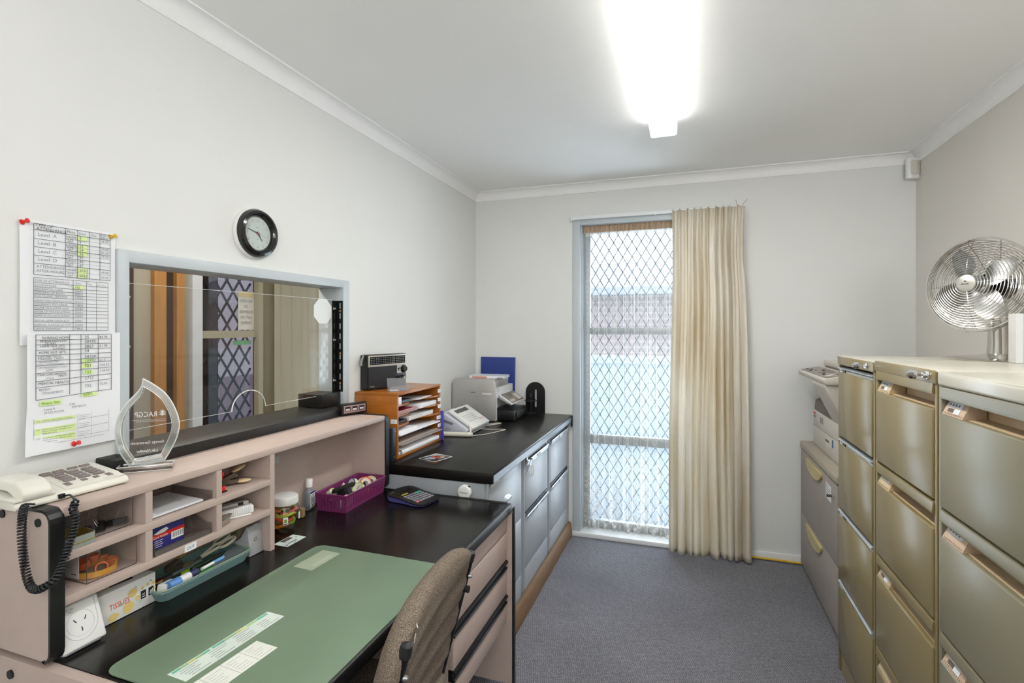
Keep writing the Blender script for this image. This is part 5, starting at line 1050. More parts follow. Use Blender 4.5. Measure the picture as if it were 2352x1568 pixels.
# keys
t = thing('keys', 'bunch of silver keys with cream tag hanging from the middle cabinet lock', 'keys', (CX+.012, 2.47, .74))
b = B(CHROME); b.cyl((CX+.0005, 2.457, .757), (CX+.012, 2.457, .757), .008); obj('lock_barrel', b, t, True)
def key(bow, a, tip, nm='key'):
    b = B(STEEL); o, d = Vector(bow), Vector(tip)-Vector(bow); u_ = d.normalized(); T = frame(o, u_, Vector((1, .2, .1)).cross(u_)); ring = [(.010*math.cos(2*math.pi*k/16), .010*math.sin(2*math.pi*k/16)) for k in range(16)]
    b.prism(ring, -.0009, .0009, T=T); b.box(.008, d.length, -.0028, .0028, -.0008, .0008, T=T)
    for k in range(4): b.box(.016+.005*k, .018+.005*k, .0028, .0045, -.0008, .0008, T=T)
    obj(nm, b, t, True)
key((CX+.030, 2.462, .757), 0, (CX+.006, 2.457, .757)); key((CX+.020, 2.485, .735), 0, (CX+.024, 2.470, .690)); key((CX+.016, 2.492, .728), 0, (CX+.02, 2.507, .695)); key((CX+.022, 2.478, .728), 0, (CX+.012, 2.448, .680))
b = B(CHROME); b.tube([(CX+.026+.004*math.sin(a), 2.482+.016*math.cos(a), .742+.016*math.sin(a)) for a in [2*math.pi*k/24 for k in range(24)]], .0011, 6, closed=True); b.tube([(CX+.018, 2.505+.007*math.cos(a), .715+.010*math.sin(a)) for a in [2*math.pi*k/20 for k in range(20)]], .0009, 5, closed=True); obj('ring', b, t, True)
T = frame((CX+.016, 2.515, .655), (.1, 1, 0), (0, 0, 1)); b = B(M('tag_cream', 'd9d3a8', .5)); b.box(0, .034, 0, .052, 0, .003, bev=.001, T=T); b.box(.004, .030, .005, .044, .0031, .0034, T=T, m=PAPER); b.text('PANEL', .012, T @ Matrix.Translation((.021, .008, .0037)) @ Matrix.Rotation(R(90), 4, 'Z'), INKG); obj('tag', b, t, True)
# ------------------------------------------------------------------ organiser
OX0, OX1, oy0, oy1, OT = -1.466, -1.241, 2.018, 2.446, 1.118
t = thing('paper_sorter', 'honey coloured wooden pigeonhole paper sorter on the near end of the worktop', 'sorter', (-1.354, 2.232, WZ))
wd = .012
obj('top', B(WOOD).box(OX0, OX1, oy0, oy1, OT-wd, OT, bev=.0015), t, True)
for y in (oy0, oy1-wd): obj('side', B(WOOD).box(OX0, OX1, y, y+wd, WZ+.0005, OT-wd, bev=.001), t, True)
obj('bottom', B(WOOD).box(OX0, OX1, oy0+wd, oy1-wd, WZ+.0005, WZ+.013, bev=.001), t, True); obj('back', B(WOOD).box(OX0, OX0+.004, oy0+wd, oy1-wd, WZ+.013, OT-wd), t, True)
SHZ = (1.058, 1.012, .966, .919, .876)
for z in SHZ:
    ya, yb = oy0+wd+.0005, oy1-wd-.0005; xs = OX1-.004
    pts = [(OX0+.004, ya), (xs, ya), (xs, ya+.09), (xs-.012, ya+.115), (xs-.035, ya+.14), (xs-.045, ya+.19), (xs-.035, ya+.25), (xs-.014, ya+.28), (xs-.002, ya+.31), (xs, yb), (OX0+.004, yb)]
    obj('shelf', B(WOOD).prism(pts, z-.003, z+.003), t, True)
for i, (z, s_) in enumerate(((1.084, 'OUT'), (1.038, 'M'), (1.003, 'M'), (.945, 'POST'), (.903, 'AB'))):
    b = B(PAPER); T = frame((OX1+.0006, oy1-.034-(.012 if i == 3 else 0), z-.009), (0, 1, 0), (0, 0, 1)); w_ = .034+(.012 if i == 3 else 0); b.box(0, w_, 0, .018, 0, .0006, T=T); b.text(s_, .0085, T @ Matrix.Translation((w_/2, .005, .0009)), INK, 'CENTER'); obj('slot_label', b, t, True)
b = B(PAPER); T = frame((OX1-.034, oy0-.0008, .980), (1, 0, 0), (0, 0, 1)); b.box(0, .034, 0, .020, 0, .0007, T=T); b.text('M', .009, T @ Matrix.Translation((.017, .006, .001)), INK, 'CENTER'); obj('slot_label', b, t, True)
def flat(name, lab, cat, y0, y1, z0, z1, x0=-1.44, x1=-1.236, m=PAPER, bev=.0006, rz=0, tilt=0, grp=None):
    b = B(m); w_, d = x1-x0, y1-y0; b.box(-w_/2, w_/2, -d/2, d/2, 0, z1-z0, bev=bev)
    o = obj(name, b); o.location = ((x0+x1)/2, (y0+y1)/2, z0); o.rotation_euler = (tilt, 0, rz); return tag(o, lab, cat, grp)
def slot(i): return ((.833,)+tuple(z+.0032 for z in SHZ[::-1]))[i]   # 0 bottom .. 5 top
flat('document_pile', 'thick white ring bound pile on the bottom of the paper sorter', 'paper', 2.034, 2.425, slot(0)+.0004, slot(0)+.020, bev=.006)
for k in range(3):
    o = obj('ring', B(BLACK).tube([(-1.245, 2.036+.006*k+.002, slot(0)+.010+.011*math.sin(a)) if False else (-1.243+.009*math.cos(a), 2.037+.006*k, slot(0)+.0115+.0095*math.sin(a)) for a in [2*math.pi*q/16 for q in range(16)]], .001, 5, closed=True)); tag(o, 'black binding ring at the near end of the bottom pile in the sorter', 'ring', 'binding rings of the bottom pile')
flat('plastic_sleeve', 'cloudy plastic sleeve jutting from the second slot up of the sorter', 'sleeve', 2.034, 2.432, slot(1)+.0004, slot(1)+.004, x1=-1.222, m=clear('cloudy_sleeve', 'e3dbd6', .95, rough=.25, milk=.35))
flat('document', 'grey brown folder under the cloudy sleeve in the sorter', 'folder', 2.034, 2.425, slot(1)+.0045, slot(1)+.009, x1=-1.246, m=M('grey_brown_folder', 'a99a90', .6))
flat('paper_stack', 'white printed sheets fanned in the third slot up of the sorter', 'paper', 2.034, 2.425, slot(2)+.0004, slot(2)+.006, x1=-1.232)
flat('paper_stack', 'smaller white stack on the fanned sheets in the sorter', 'paper', 2.034, 2.20, slot(2)+.0066, slot(2)+.020, x1=-1.242)
flat('notebook', 'dark notebook in the fourth slot up of the sorter', 'notebook', 2.034, 2.14, slot(3)+.0004, slot(3)+.014, x1=-1.262, m=M('dark_notebook', '2a2226', .5))
nb = flat('spiral_pad', 'white spiral bound pad in the fourth slot up of the sorter', 'notebook', 2.16, 2.40, slot(3)+.0004, slot(3)+.020, x1=-1.262)
def spiral(o, n, y0, dy, x, z, r, m):
    for k in range(n): obj('ring', B(m).tube([(x+r*math.cos(a), y0+dy*k, z+r*math.sin(a)) for a in [2*math.pi*q/12 for q in range(12)]], .0009, 4, closed=True), o)
spiral(nb, 12, -.11, .0095, .088, .011, .0105, M('spiral_ivory', 'd9d0bd', .4))
nb = flat('spiral_notebook', 'crimson notebook with white wire binding in the fifth slot up of the sorter', 'notebook', 2.034, 2.22, slot(4)+.0004, slot(4)+.013, x1=-1.250, m=M('crimson', 'a3213c', .45)); spiral(nb, 20, -.088, .009, .095, .0088, .008, WHITE)
flat('envelope_stack', 'white envelopes at the right of the fifth slot up of the sorter', 'envelope', 2.24, 2.42, slot(4)+.0004, slot(4)+.022, x1=-1.250, bev=.004)
flat('card_box', 'small white card box at the left of the top slot pair in the sorter', 'box', 2.036, 2.064, slot(5)+.0004, slot(5)+.036, x1=-1.246)
flat('cassette', 'dark blue grey cassette beside the white card box in the sorter', 'cassette', 2.074, 2.18, slot(5)+.0004, slot(5)+.014, x1=-1.262, m=M('blue_grey_dark', '3d444d', .4))
flat('envelope', 'single pale envelope lying in the right of the top slot of the sorter', 'envelope', 2.22, 2.38, slot(5)+.0004, slot(5)+.004, x1=-1.256, rz=.08)
# black case against the hutch end
t = thing('modem', 'slim black box standing on end between the hutch and the wooden sorter', 'modem', (-1.30, 1.980, WZ)); CASE = M('blue_black_plastic', '20252b', .4)
b = B(CASE); b.box(-.07, .066, -.018, .018, .0005, .150, bev=.003); obj('case', b, t)
for z in (.02, .135): obj('screw', B(STEEL).cyl((.066, .004, z), (.068, .004, z), .003), t)
flat('blue_folder', 'bright blue folder edge standing between the wooden sorter and the fax', 'folder', 2.449, 2.455, WZ+.0005, WZ+.155, x0=-1.42, x1=-1.226, m=M('bright_blue', '4a49b8', .4))
# radio
u = Vector((.06, .25, 0)).normalized(); RT = fr3((-1.424, 2.054, OT+.0005), u, (0, 0, 1), Vector((u.y, -u.x, 0)))
t = thing('radio', 'black portable radio with silver dial strip on top of the wooden sorter', 'radio', (-1.41, 2.17, OT)); RB = M('radio_black', '17171a', .35)
b = B(RB); b.box(0, .257, .002, .168, -.050, 0, bev=.005, T=RT); obj('case', b, t, True)
SV = M('radio_silver', 'beb9b0', .35, .25); b = B(SV); b.box(.004, .253, .110, .164, .0002, .0025, bev=.0005, T=RT); b.box(.190, .253, .070, .1105, .0002, .0025, T=RT); obj('fascia', b, t, True)
b = B(M('dial_black', '101214', .15)); b.box(.014, .245, .120, .158, .0026, .0032, T=RT); WT_ = M('dial_print', 'c9d2d4', .5)
for r_ in range(4):
    for k in range(15): b.box(.020+.0148*k, .020+.0148*k+(.008, .006, .010)[k % 3], .125+.0085*r_, .1262+.0085*r_, .0033, .0035, m=WT_, T=RT)
b.box(.166, .1672, .120, .158, .0033, .0037, m=M('dial_needle', 'd9a58e', .4), T=RT); obj('dial', b, t, True)
b = B(M('speaker_cloth', '1d1d20', .7, bump=.4, bscale=500)); b.box(.006, .187, .008, .107, .0002, .0022, bev=.001, T=RT); obj('speaker_grille', b, t, True)
b = B(WHITE); b.text('PHILIPS', .009, RT @ Matrix.Translation((.014, .014, .0026)), M('logo_grey', 'b9b9b4', .5)); b.box(.204, .214, .086, .091, .0028, .0034, T=RT, m=WHITE); obj('lettering', b, t, True)
b = B(BLACK); b.box(.196, .23, .084, .096, .0026, .003, T=RT); obj('band_window', b, t, True)
for x, z, r, m_ in ((.234, .090, .0165, RB), (.204, .044, .010, RB), (.232, .046, .010, STEEL)):
    T = RT @ Matrix.Translation((x, z, .0026)); b = B(m_); b.lathe([(r*1.2, 0), (r*1.2, .003), (r*.9, .004)], 28, T=T, m=RB); b.lathe([(r*.9, .002), (r*.86, .014), (r*.7, .016), (0, .015)], 28, T=T); obj('knob', b, t, True)
b = B(STEEL); H_ = [RT @ Vector(p) for p in ((-.004, .150, -.025), (-.006, .163, -.02), (-.030, .130, -.008), (-.034, .118, -.004))]; b.box(-.001, .001, -.008, .008, -.006, .006); b = B(M('handle_chrome', 'b7b5b0', .2, .9)); b.tube(H_, .0055, 6); obj('handle', b, t, True)
obj('handle_mount', B(RB).cyl(RT @ Vector((-.008, .146, -.022)), RT @ Vector((.002, .146, -.022)), .010), t, True)
t = thing('card_holder', 'empty clear business card holder in front of the radio', 'card holder', (-1.290, 2.105, OT+.0005), R(-42))
b = B(clear('holder_clear', 'f2f4f8', .95, rough=.08, milk=.12)); b.box(-.018, .020, -.045, .045, 0, .002).box(.018, .020, -.045, .045, .002, .020); b.quad((-.018, -.045, .002), (-.018, .045, .002), (-.030, .045, .058), (-.030, -.045, .058)); b.quad((-.020, -.045, .002), (-.020, .045, .002), (-.032, .045, .058), (-.032, -.045, .058))
for s_ in (-1, 1): b.prism([(-.018, .002), (.018, .002), (.018, .020), (-.022, .026)], s_*.045-.001, s_*.045+.001, T=fr3((0, 0, 0), (1, 0, 0), (0, 0, 1), (0, 1, 0)))
obj('shell', b, t); b = B(PAPER); b.box(-.012, .012, -.040, .0, .0022, .006); obj('card_remnant', b, t)
b = B(STEEL); b.tube([(0, .004*math.cos(a), .0015+.004*math.sin(a)+.003) for a in [2*math.pi*q/12 for q in range(12)]], .0008, 4, closed=True); b.box(-.001, .001, .003, .022, .002, .006); o = obj('small_key', b); o.location = (-1.295, 2.262, OT+.0005); o.rotation_euler = (0, R(0), .5); tag(o, 'tiny silver key lying on the wooden sorter to the right of the radio', 'key')
# coaster
t = thing('coaster', 'clear acrylic coaster with orange starfish motif on the near end of the worktop', 'coaster', (-1.078, 2.075, WZ+.0003), R(-17)); b = B(clear('coaster_acrylic', 'fafcfb', .97)); b.box(-.05, .05, -.055, .055, 0, .009, bev=.0015); obj('block', b, t)
b = B(M('coral_print', 'd9572c', .5)); 
for k in range(5):
    a = 2*math.pi*k/5+.4; b.quad((.008*math.cos(a-.6), .008*math.sin(a-.6), .0096), (.036*math.cos(a), .036*math.sin(a), .0096), (.008*math.cos(a+.6), .008*math.sin(a+.6), .0096), (0, 0, .0096))
b.quad((-.035, -.04, .0093), (.0, -.045, .0093), (.02, -.02, .0093), (-.02, .0, .0093), m=M('blue_grey_print', '8c9bb8', .5)); b.lathe([(0, .0094), (.013, .0094)], 16, T=Matrix.Translation((.02, .022, 0)), m=M('sand_print', 'c9a58f', .5)); obj('motif', b, t)
b = B(M('polished_acrylic_edge', '', .15)); b.tube([(-.05, -.055, .0085), (.05, -.055, .0085), (.05, .055, .0085), (-.05, .055, .0085)], .0012, 4, closed=True); obj('edge', b, t)
# ------------------------------------------------------------------ fax
t = thing('fax_machine', 'white sloping fax telephone on the worktop behind the wooden sorter', 'fax machine', (-1.26, 2.72, WZ+.0005), 0); FX = M('fax_white', 'dcdcd8', .4); FG = M('fax_grey', 'bfc3ca', .45)
T = fr3((0, 0, 0), (1, 0, 0), (0, 0, 1), (0, -1, 0))
b = B(FG); b.prism([(-.13, .0), (.10, .0), (.115, .030), (-.02, .110), (-.13, .100)], -.138, .138, T=T, bev=.006); obj('body', b, t)
b = B(FX); u_ = Vector((-.135, 0, .082)).normalized(); FT = fr3((.116, 0, .032), (0, 1, 0), u_, Vector((0, 1, 0)).cross(u_)); b.box(-.105, .150, .0, .165, .001, .016, bev=.005, T=FT); b.box(-.105, .150, -.012, .010, -.02, .014, bev=.004, T=FT); obj('control_panel', b, t)
b = B(M('lcd_grey', '3c4243', .2)); b.box(-.07, .09, .120, .148, .0162, .017, T=FT); obj('display', b, t)
b = B(M('fax_keys', 'aeb0b0', .5))
for r_ in range(4):
    for c in range(6): b.box(-.055+.024*c, -.043+.024*c, .035+.016*r_, .042+.016*r_, .0162, .0175, T=FT)
obj('keypad', b, t); b = B(M('fax_orange', 'e8925a', .5)); b.lathe([(0, .002), (.007, .0015), (.008, 0)], 16, T=FT @ Matrix.Translation((.085, .030, .0162))); obj('start_button', b, t); obj('stop_button', B(FG).box(.108, .126, .020, .040, .0162, .0185, bev=.001, T=FT), t)
b = B(GREYPL); b.box(.105, .116, -.11, .12, .004, .016); obj('paper_slot', b, t)
b = B(GREYPL)
for r_ in range(3): b.box(.0-.02, .03-.02, -.1386, -.1380, .022+.006*r_, .025+.006*r_)
obj('speaker_slots', b, t); obj('cradle', B(M('cradle_dark', '7f8288', .5)).prism([(-.11, .094), (-.07, .098), (.03, .066), (.02, .055), (-.10, .082)], .138, .1388, T=T), t)
b = B(M('handset_cream', 'd9d6c6', .45)); b.cyl((-.12, -.205, .013), (.125, -.155, .013), .0125, seg=18); b.cyl((.125, -.155, .013), (.150, -.150, .013), .0145, .010, seg=14); o = obj('roll_cover', b, t)
b = B(M('handset_cream', '', .45)); b.tube([(.14, -.150, .020), (.118, -.120, .060)], .004, 8); obj('arm', b, t)
b = B(M('cord_ivory', 'cfc8ba', .5)); P = [(-1.12, 2.58, .825), (-1.06, 2.66, .8235), (-1.01, 2.80, .8232), (-1.02, 2.815, .8232), (-1.09, 2.79, .8232), (-1.15, 2.78, .8245)]; b.tube(catmull(P, 8), .0022, 6); o = obj('cord', b); tag(o, 'thin ivory cord looping forward on the worktop from the fax', 'cord')
b = B(M('cord_ivory', '', .5)); P = [(-1.16, 2.87, .826), (-1.13, 2.93, .8235), (-1.10, 2.985, .8235), (-1.115, 2.99, .8235), (-1.15, 2.95, .8235), (-1.19, 2.90, .826)]; b.tube(catmull(P, 8), .0026, 6); o = obj('cord', b); tag(o, 'short ivory cord loop at the corner of the printer', 'cord')
# ------------------------------------------------------------------ printer
t = thing('printer', 'silver and white multifunction printer in the corner of the worktop', 'printer', (-1.31, 3.22, WZ+.0005))
PS = M('printer_silver', 'b9b7b3', .35, .5, var=.02); PW = M('printer_white', 'e8e9ec', .4)
T = fr3((0, 3.045, 0), (1, 0, 0), (0, 0, 1), (0, 1, 0)); z0 = WZ+.002
pr = [(-1.462, z0), (-1.175, z0), (-1.160, z0+.012), (-1.158, 1.060), (-1.170, 1.086), (-1.440, 1.086), (-1.460, 1.060)]
b = B(PS); b.prism(pr, 0, .012, T=T, bev=.003); obj('side_cover', b, t, True)
b = B(PS); b.prism([(-1.455, 1.03), (-1.17, 1.03), (-1.168, 1.075), (-1.178, 1.0855), (-1.440, 1.0855), (-1.455, 1.070)], .013, .28, T=T, bev=.003); obj('lid', b, t, True)
b = B(PW); b.box(-1.455, -1.162, 3.0582, 3.40, .96, 1.029, bev=.004); b.box(-1.455, -1.20, 3.0582, 3.40, z0, .9598, bev=.003); b.box(-1.20, -1.163, 3.0582, 3.09, z0, .9598); b.box(-1.20, -1.163, 3.36, 3.40, z0, .9598); obj('body', b, t, True)
b = B(M('printer_groove', '8b8985', .5)); b.box(-1.461, -1.158, 3.0446, 3.0451, 1.0100, 1.0110); b.box(-1.461, -1.158, 3.0446, 3.0451, .977, .978); b.box(-1.33, -1.295, 3.0440, 3.0451, .996, 1.004); obj('groove', b, t, True)
b = B(PW); b.box(-1.25, -1.185, 3.0440, 3.0452, .990, .999, bev=.0005); obj('finger_grip', b, t, True)
b = B(PW); u_ = Vector((.09, 0, -.055)).normalized(); FT = fr3((-1.150, 3.22, .985), (0, 1, 0), -u_, Vector((0, 1, 0)).cross(-u_)); b.box(-.115, .135, -.105, .0, -.012, .0, bev=.004, T=FT); b.prism([(-1.161, .985), (-1.158, .985), (-1.07, .925), (-1.08, .915), (-1.161, .955)], .08, .30, T=T, bev=.002); obj('panel_arm', b, t, True)
b = B(M('panel_bronze', '8c8478', .35, .4)); b.box(-.110, .130, -.100, -.004, .0002, .003, bev=.001, T=FT); PBT = M('panel_buttons', 'cfcac0', .4)
b.box(-.05, .03, -.05, -.02, .0031, .0036, T=FT, m=M('lcd_grey', '', .2))
for k in range(5): b.box(.045+.014*k, .054+.014*k, -.09, -.03, .0031, .0045, T=FT, m=PBT)
for k in range(4): b.box(-.10+.02*k, -.088+.02*k, -.09, -.07, .0031, .0045, T=FT, m=PBT)
obj('control_panel', b, t, True)
b = B(BLACK); b.box(-1.199, -1.045, 3.092, 3.358, z0, .888, bev=.006); b.box(-1.047, -1.035, 3.12, 3.33, z0+.014, .878, bev=.003); b.box(-1.19, -1.06, 3.12, 3.33, .8882, .8905); obj('paper_tray', b, t, True)
b = B(INK); T2 = frame((-1.1612, 3.075, 1.0), (0, 1, 0), (0, 0, 1))
for v, s_, m_ in ((.020, 'All-in-One', INK), (.006, 'Scan Copy', INK), (-.008, 'Print', M('print_orange', 'c9602f', .5))): b.text(s_, .011, T2 @ Matrix.Translation((.0, v, .0)), m_)
obj('lettering', b, t, True, smooth=0); b = B(INK); b.box(-1.1612, -1.1605, 3.375, 3.392, .885, .900); obj('card_slot', b, t, True)
t = thing('magazine', 'thin white magazine lying on top of the silver printer', 'magazine', (-1.245, 3.17, 1.0868), R(4)); obj('pages', B(PAPER).box(-.122, .115, -.065, .075, 0, .016, bev=.001), t); b = B(M('mag_cover', 'dfe2ea', .3)); b.box(-.124, .120, -.067, .078, .0165, .0175)
b2 = b; b2.box(-.10, .0, -.0675, -.0671, .004, .012, m=M('mag_orange', 'd98a6c', .5)); b2.box(.07, .11, -.0675, -.0671, .003, .008, m=INKG); obj('cover', b2, t)
b = B(M('folder_blue', '34498f', .4)); b.box(-.132, .132, 0, .006, 0, .387, bev=.001); b.box(-.128, .128, -.0008, 0, .004, .383, m=M('folder_blue_inner', '2c418c', .45)); b.box(.115, .132, -.002, -.0009, 0, .387, m=M('folder_blue', '', .4)); o = obj('folder', b); o.location = (-1.294, 3.452, WZ+.0008); o.rotation_euler = (R(-2.0), 0, 0); o.location.y = 3.440; tag(o, 'royal blue folder standing against the back wall behind the printer', 'folder')
# black arched stand
t = thing('bookend', 'black arched metal bookend with a slot against the back wall', 'bookend', (-1.011, 3.445, WZ+.0005)); b = B(BLACK); r = .070; T = fr3((-1.011, 3.450, WZ), (1, 0, 0), (0, 0, 1), (0, -1, 0))
pts = [(-r, 0), (r, 0)]+[(r*math.cos(math.pi*k/20), .148+r*math.sin(math.pi*k/20)) for k in range(21)]
hole = [(.007*math.cos(a)+.003, (.160 if math.sin(a) >= 0 else .048)+.007*math.sin(a)) for a in [2*math.pi*k/20 for k in range(20)]]
bm = bmesh.new(); A = [bm.verts.new((x, y, 0)) for x, y in pts]; Hh = [bm.verts.new((x, y, 0)) for x, y in hole]
ed = [bm.edges.new((A[i], A[(i+1) % len(A)])) for i in range(len(A))]+[bm.edges.new((Hh[i], Hh[(i+1) % len(Hh)])) for i in range(len(Hh))]
bmesh.ops.triangle_fill(bm, edges=ed, use_beauty=True); ex = bmesh.ops.extrude_face_region(bm, geom=bm.faces[:]); [setattr(v, 'co', v.co+Vector((0, 0, .003))) for v in ex['geom'] if isinstance(v, bmesh.types.BMVert)]
b.add(bm, BLACK, T); obj('plate', b, t, True); obj('foot', B(BLACK).box(-1.081, -.941, 3.36, 3.447, WZ+.0008, WZ+.003), t, True)
t = thing('stamp_stand', 'small black carousel stand in front of the arched bookend', 'stand', (-1.030, 3.400, WZ+.0035)); b = B(BLACKM); b.lathe([(0, .0), (.034, 0), (.034, .004), (.010, .010), (.004, .016), (.004, .14), (0, .145)], 24); obj('post', b, t)
b = B(BLACKM); 
for k in range(6): a = k*math.pi/3; b.tube([(0, 0, .088), (.03*math.cos(a), .03*math.sin(a), .086), (.045*math.cos(a), .045*math.sin(a), .092)], .0035, 6)
b.ball((0, 0, .115), .012, sc=(1, 1, 1.6), seg=10); obj('arms', b, t)
# ------------------------------------------------------------------ filing cabinets on the right
FXX = .588; GRIPM = M('recess_beige', 'd8bd98', .55, var=.03)
def lockkey(t, y, z, m, lab):
    b = B(CHROME); b.box(FXX-.004, FXX, y-.010, y+.010, z-.010, z+.010, bev=.002); b.cyl((FXX-.012, y, z), (FXX-.004, y, z), .0075, seg=18); obj('lock', b, t, True)
    b = B(CHROME); T = frame((FXX-.013, y, z), (-1, 0, 0), (0, 0, 1)); T = frame((FXX-.0125, y, z), (-.62, .78, 0), (0, 0, 1))
    b.box(0, .012, -.003, .003, -.001, .001, T=T); b.prism([(.010, -.004), (.016, -.011), (.028, -.012), (.038, -.004), (.038, .004), (.028, .012), (.016, .011), (.010, .004)], -.0013, .0013, T=T, bev=.0004); b.lathe([(0, 0), (.002, 0)], 12, T=T @ Matrix.Translation((.034, 0, .0015)), m=M('key_hole', '8c7d62', .5)); b.lathe([(0, 0), (.0032, 0)], 12, T=T @ Matrix.Translation((.032, 0, -.0015)), m=M('key_hole', '', .5))
    tag(obj('key', b), lab, 'key')
def tall(y0, y1, zt, m, lab, style, topm):
    # y0 near, y1 far; reads from the aisle at x = FXX
    t = thing('tall_filing_cabinet', lab, 'filing cabinet', ((FXX+1.205)/2, (y0+y1)/2, 0), group='tall four drawer filing cabinets')
    b = B(topm); b.box(FXX+.002, 1.205, y0+.0005, y1-.0005, zt-.012, zt, bev=.003, seg=3); b.box(FXX, FXX+.022, y0+.0004, y1-.0004, zt-.036, zt-.0008, m=m if style != 'g' else topm, bev=.004 if style != 'g' else .008, seg=3); o = obj('lid', b, t, True)
    b = B(m); ww = .016; b.box(FXX+.004, 1.20, y0+.001, y0+ww, .0, zt-.0145, bev=.002).box(FXX+.004, 1.20, y1-ww, y1-.001, .0, zt-.0145, bev=.002); b.box(1.185, 1.199, y0+ww, y1-ww, .02, zt-.015); b.box(FXX+.075, 1.18, y0+ww, y1-ww, .03, zt-.04); b.box(FXX+.010, FXX+.03, y0+ww, y1-ww, .0, .078); obj('carcass', b, t, True)
    if style == 's': tops = [1.257-.2915*i for i in range(4)]; 
    else: tops = [(1.275 if style == 'b' else 1.270)-.3035*i for i in range(4)]
    for i, zt_ in enumerate(tops):
        if style == 's':
            d = obj('drawer', B(m).box(FXX, FXX+.016, y0+ww+.001, y1-ww-.001, zt_-.283, zt_-.022, bev=.003), t, True)
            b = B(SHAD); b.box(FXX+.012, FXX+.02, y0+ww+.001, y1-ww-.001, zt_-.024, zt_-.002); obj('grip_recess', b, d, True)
            b = B(SILV); b.prism([(FXX+.012, zt_-.004), (FXX+.001, zt_-.005), (FXX-.003, zt_-.008), (FXX-.001, zt_-.011), (FXX+.012, zt_-.009)], y0+ww+.002, y1-ww-.002, T=fr3((0, 0, 0), (1, 0, 0), (0, 0, 1), (0, 1, 0))); b.box(FXX+.004, FXX+.012, y0+ww+.002, y1-.11, zt_-.023, zt_-.014); h = obj('pull', b, d, True)
            b = B(BLACK); b.box(FXX+.002, FXX+.013, y1-.105, y1-ww-.002, zt_-.024, zt_-.0095); b.box(FXX+.0012, FXX+.0022, y1-.070, y1-.032, zt_-.0225, zt_-.0105, m=PAPER); b.box(FXX+.0008, FXX+.0014, y1-.062, y1-.045, zt_-.018, zt_-.015, m=INKG); obj('label_holder', b, h, True)
            continue
        zr0, zr1 = zt_-.031, zt_; zp0 = zt_-.068; zb = zt_-.298
        d = obj('drawer', B(m).box(FXX, FXX+.016, y0+ww+.001, y1-ww-.001, zb, zp0, bev=.004, seg=3), t, True)
        b = B(m); b.prism([(FXX+.014, zr1), (FXX+.001, zr1-.003), (FXX-.0015, zr0+.006), (FXX, zr0), (FXX+.010, zr0+.002), (FXX+.014, zr1-.004)], y0+ww+.001, y1-ww-.001, T=fr3((0, 0, 0), (1, 0, 0), (0, 0, 1), (0, 1, 0))); obj('rail', b, d, True)
        b = B(GRIPM); T = fr3((0, 0, 0), (1, 0, 0), (0, 0, 1), (0, 1, 0)); b.prism([(FXX+.014, zp0-.004), (FXX+.060, zp0-.002), (FXX+.060, zr0+.004), (FXX+.052, zr0+.004), (FXX+.050, zp0+.004), (FXX+.014, zp0+.001)], y0+ww+.002, y1-ww-.002, T=T); obj('grip_recess', b, d, True)
        ya, yb = y1-ww-.105, y1-ww-.006; bm_ = BEIGEP if style == 'b' else BEIGEP2
        b = B(bm_); b.prism([(FXX+.002, zp0+.0), (FXX+.048, zp0+.0), (FXX+.048, zr0-.002), (FXX+.018, zr0-.002)], ya, yb, T=T, bev=.0008); h = obj('label_holder', b, d, True)
        LT = frame((FXX+.002, yb, zp0), (0, -1, 0), Vector((.016, 0, .035)))
        b = B(PAPER); b.box(.010, .078, .022, .036, .0004, .0012, T=LT); rn = random.Random(i*7+int(y0*100))
        for k in range(4): b.box(.016+.014*k, .024+.014*k, .026, .031, .0013, .0015, T=LT, m=INKG)
        if (i+len(style)) % 2: b.box(.020, .046, .010, .019, .0004, .0010, T=LT, m=M('tag_brown', '6a5a52', .6)); b.box(.048, .075, .008, .020, .0004, .0010, T=LT, m=PAPER)
        for k in range(12): b.box(.008+.0075*k, .0095+.0075*k, .003, .007, .0003, .0007, T=LT, m=M('ratchet_dark', '8a7350', .6))
        obj('label_card', b, h, True)
    return t
c1 = tall(2.017, 2.456, 1.299, OLIVE, 'olive four drawer filing cabinet with chrome pulls, farthest from the viewer', 's', CREAMT)
c2 = tall(1.562, 2.009, 1.306, OLIVE, 'olive four drawer filing cabinet with beige label pockets in the middle of the row', 'b', CREAMT)
c3 = tall(1.105, 1.556, 1.304, OLIVE2, 'grey olive four drawer filing cabinet with pale rounded top nearest the viewer', 'g', CREAMT)
lockkey(c1, 2.085, 1.281, None, 'silver key in the lock of the farthest tall filing cabinet')
lockkey(c2, 1.606, 1.290, None, 'silver key in the lock of the middle tall filing cabinet')
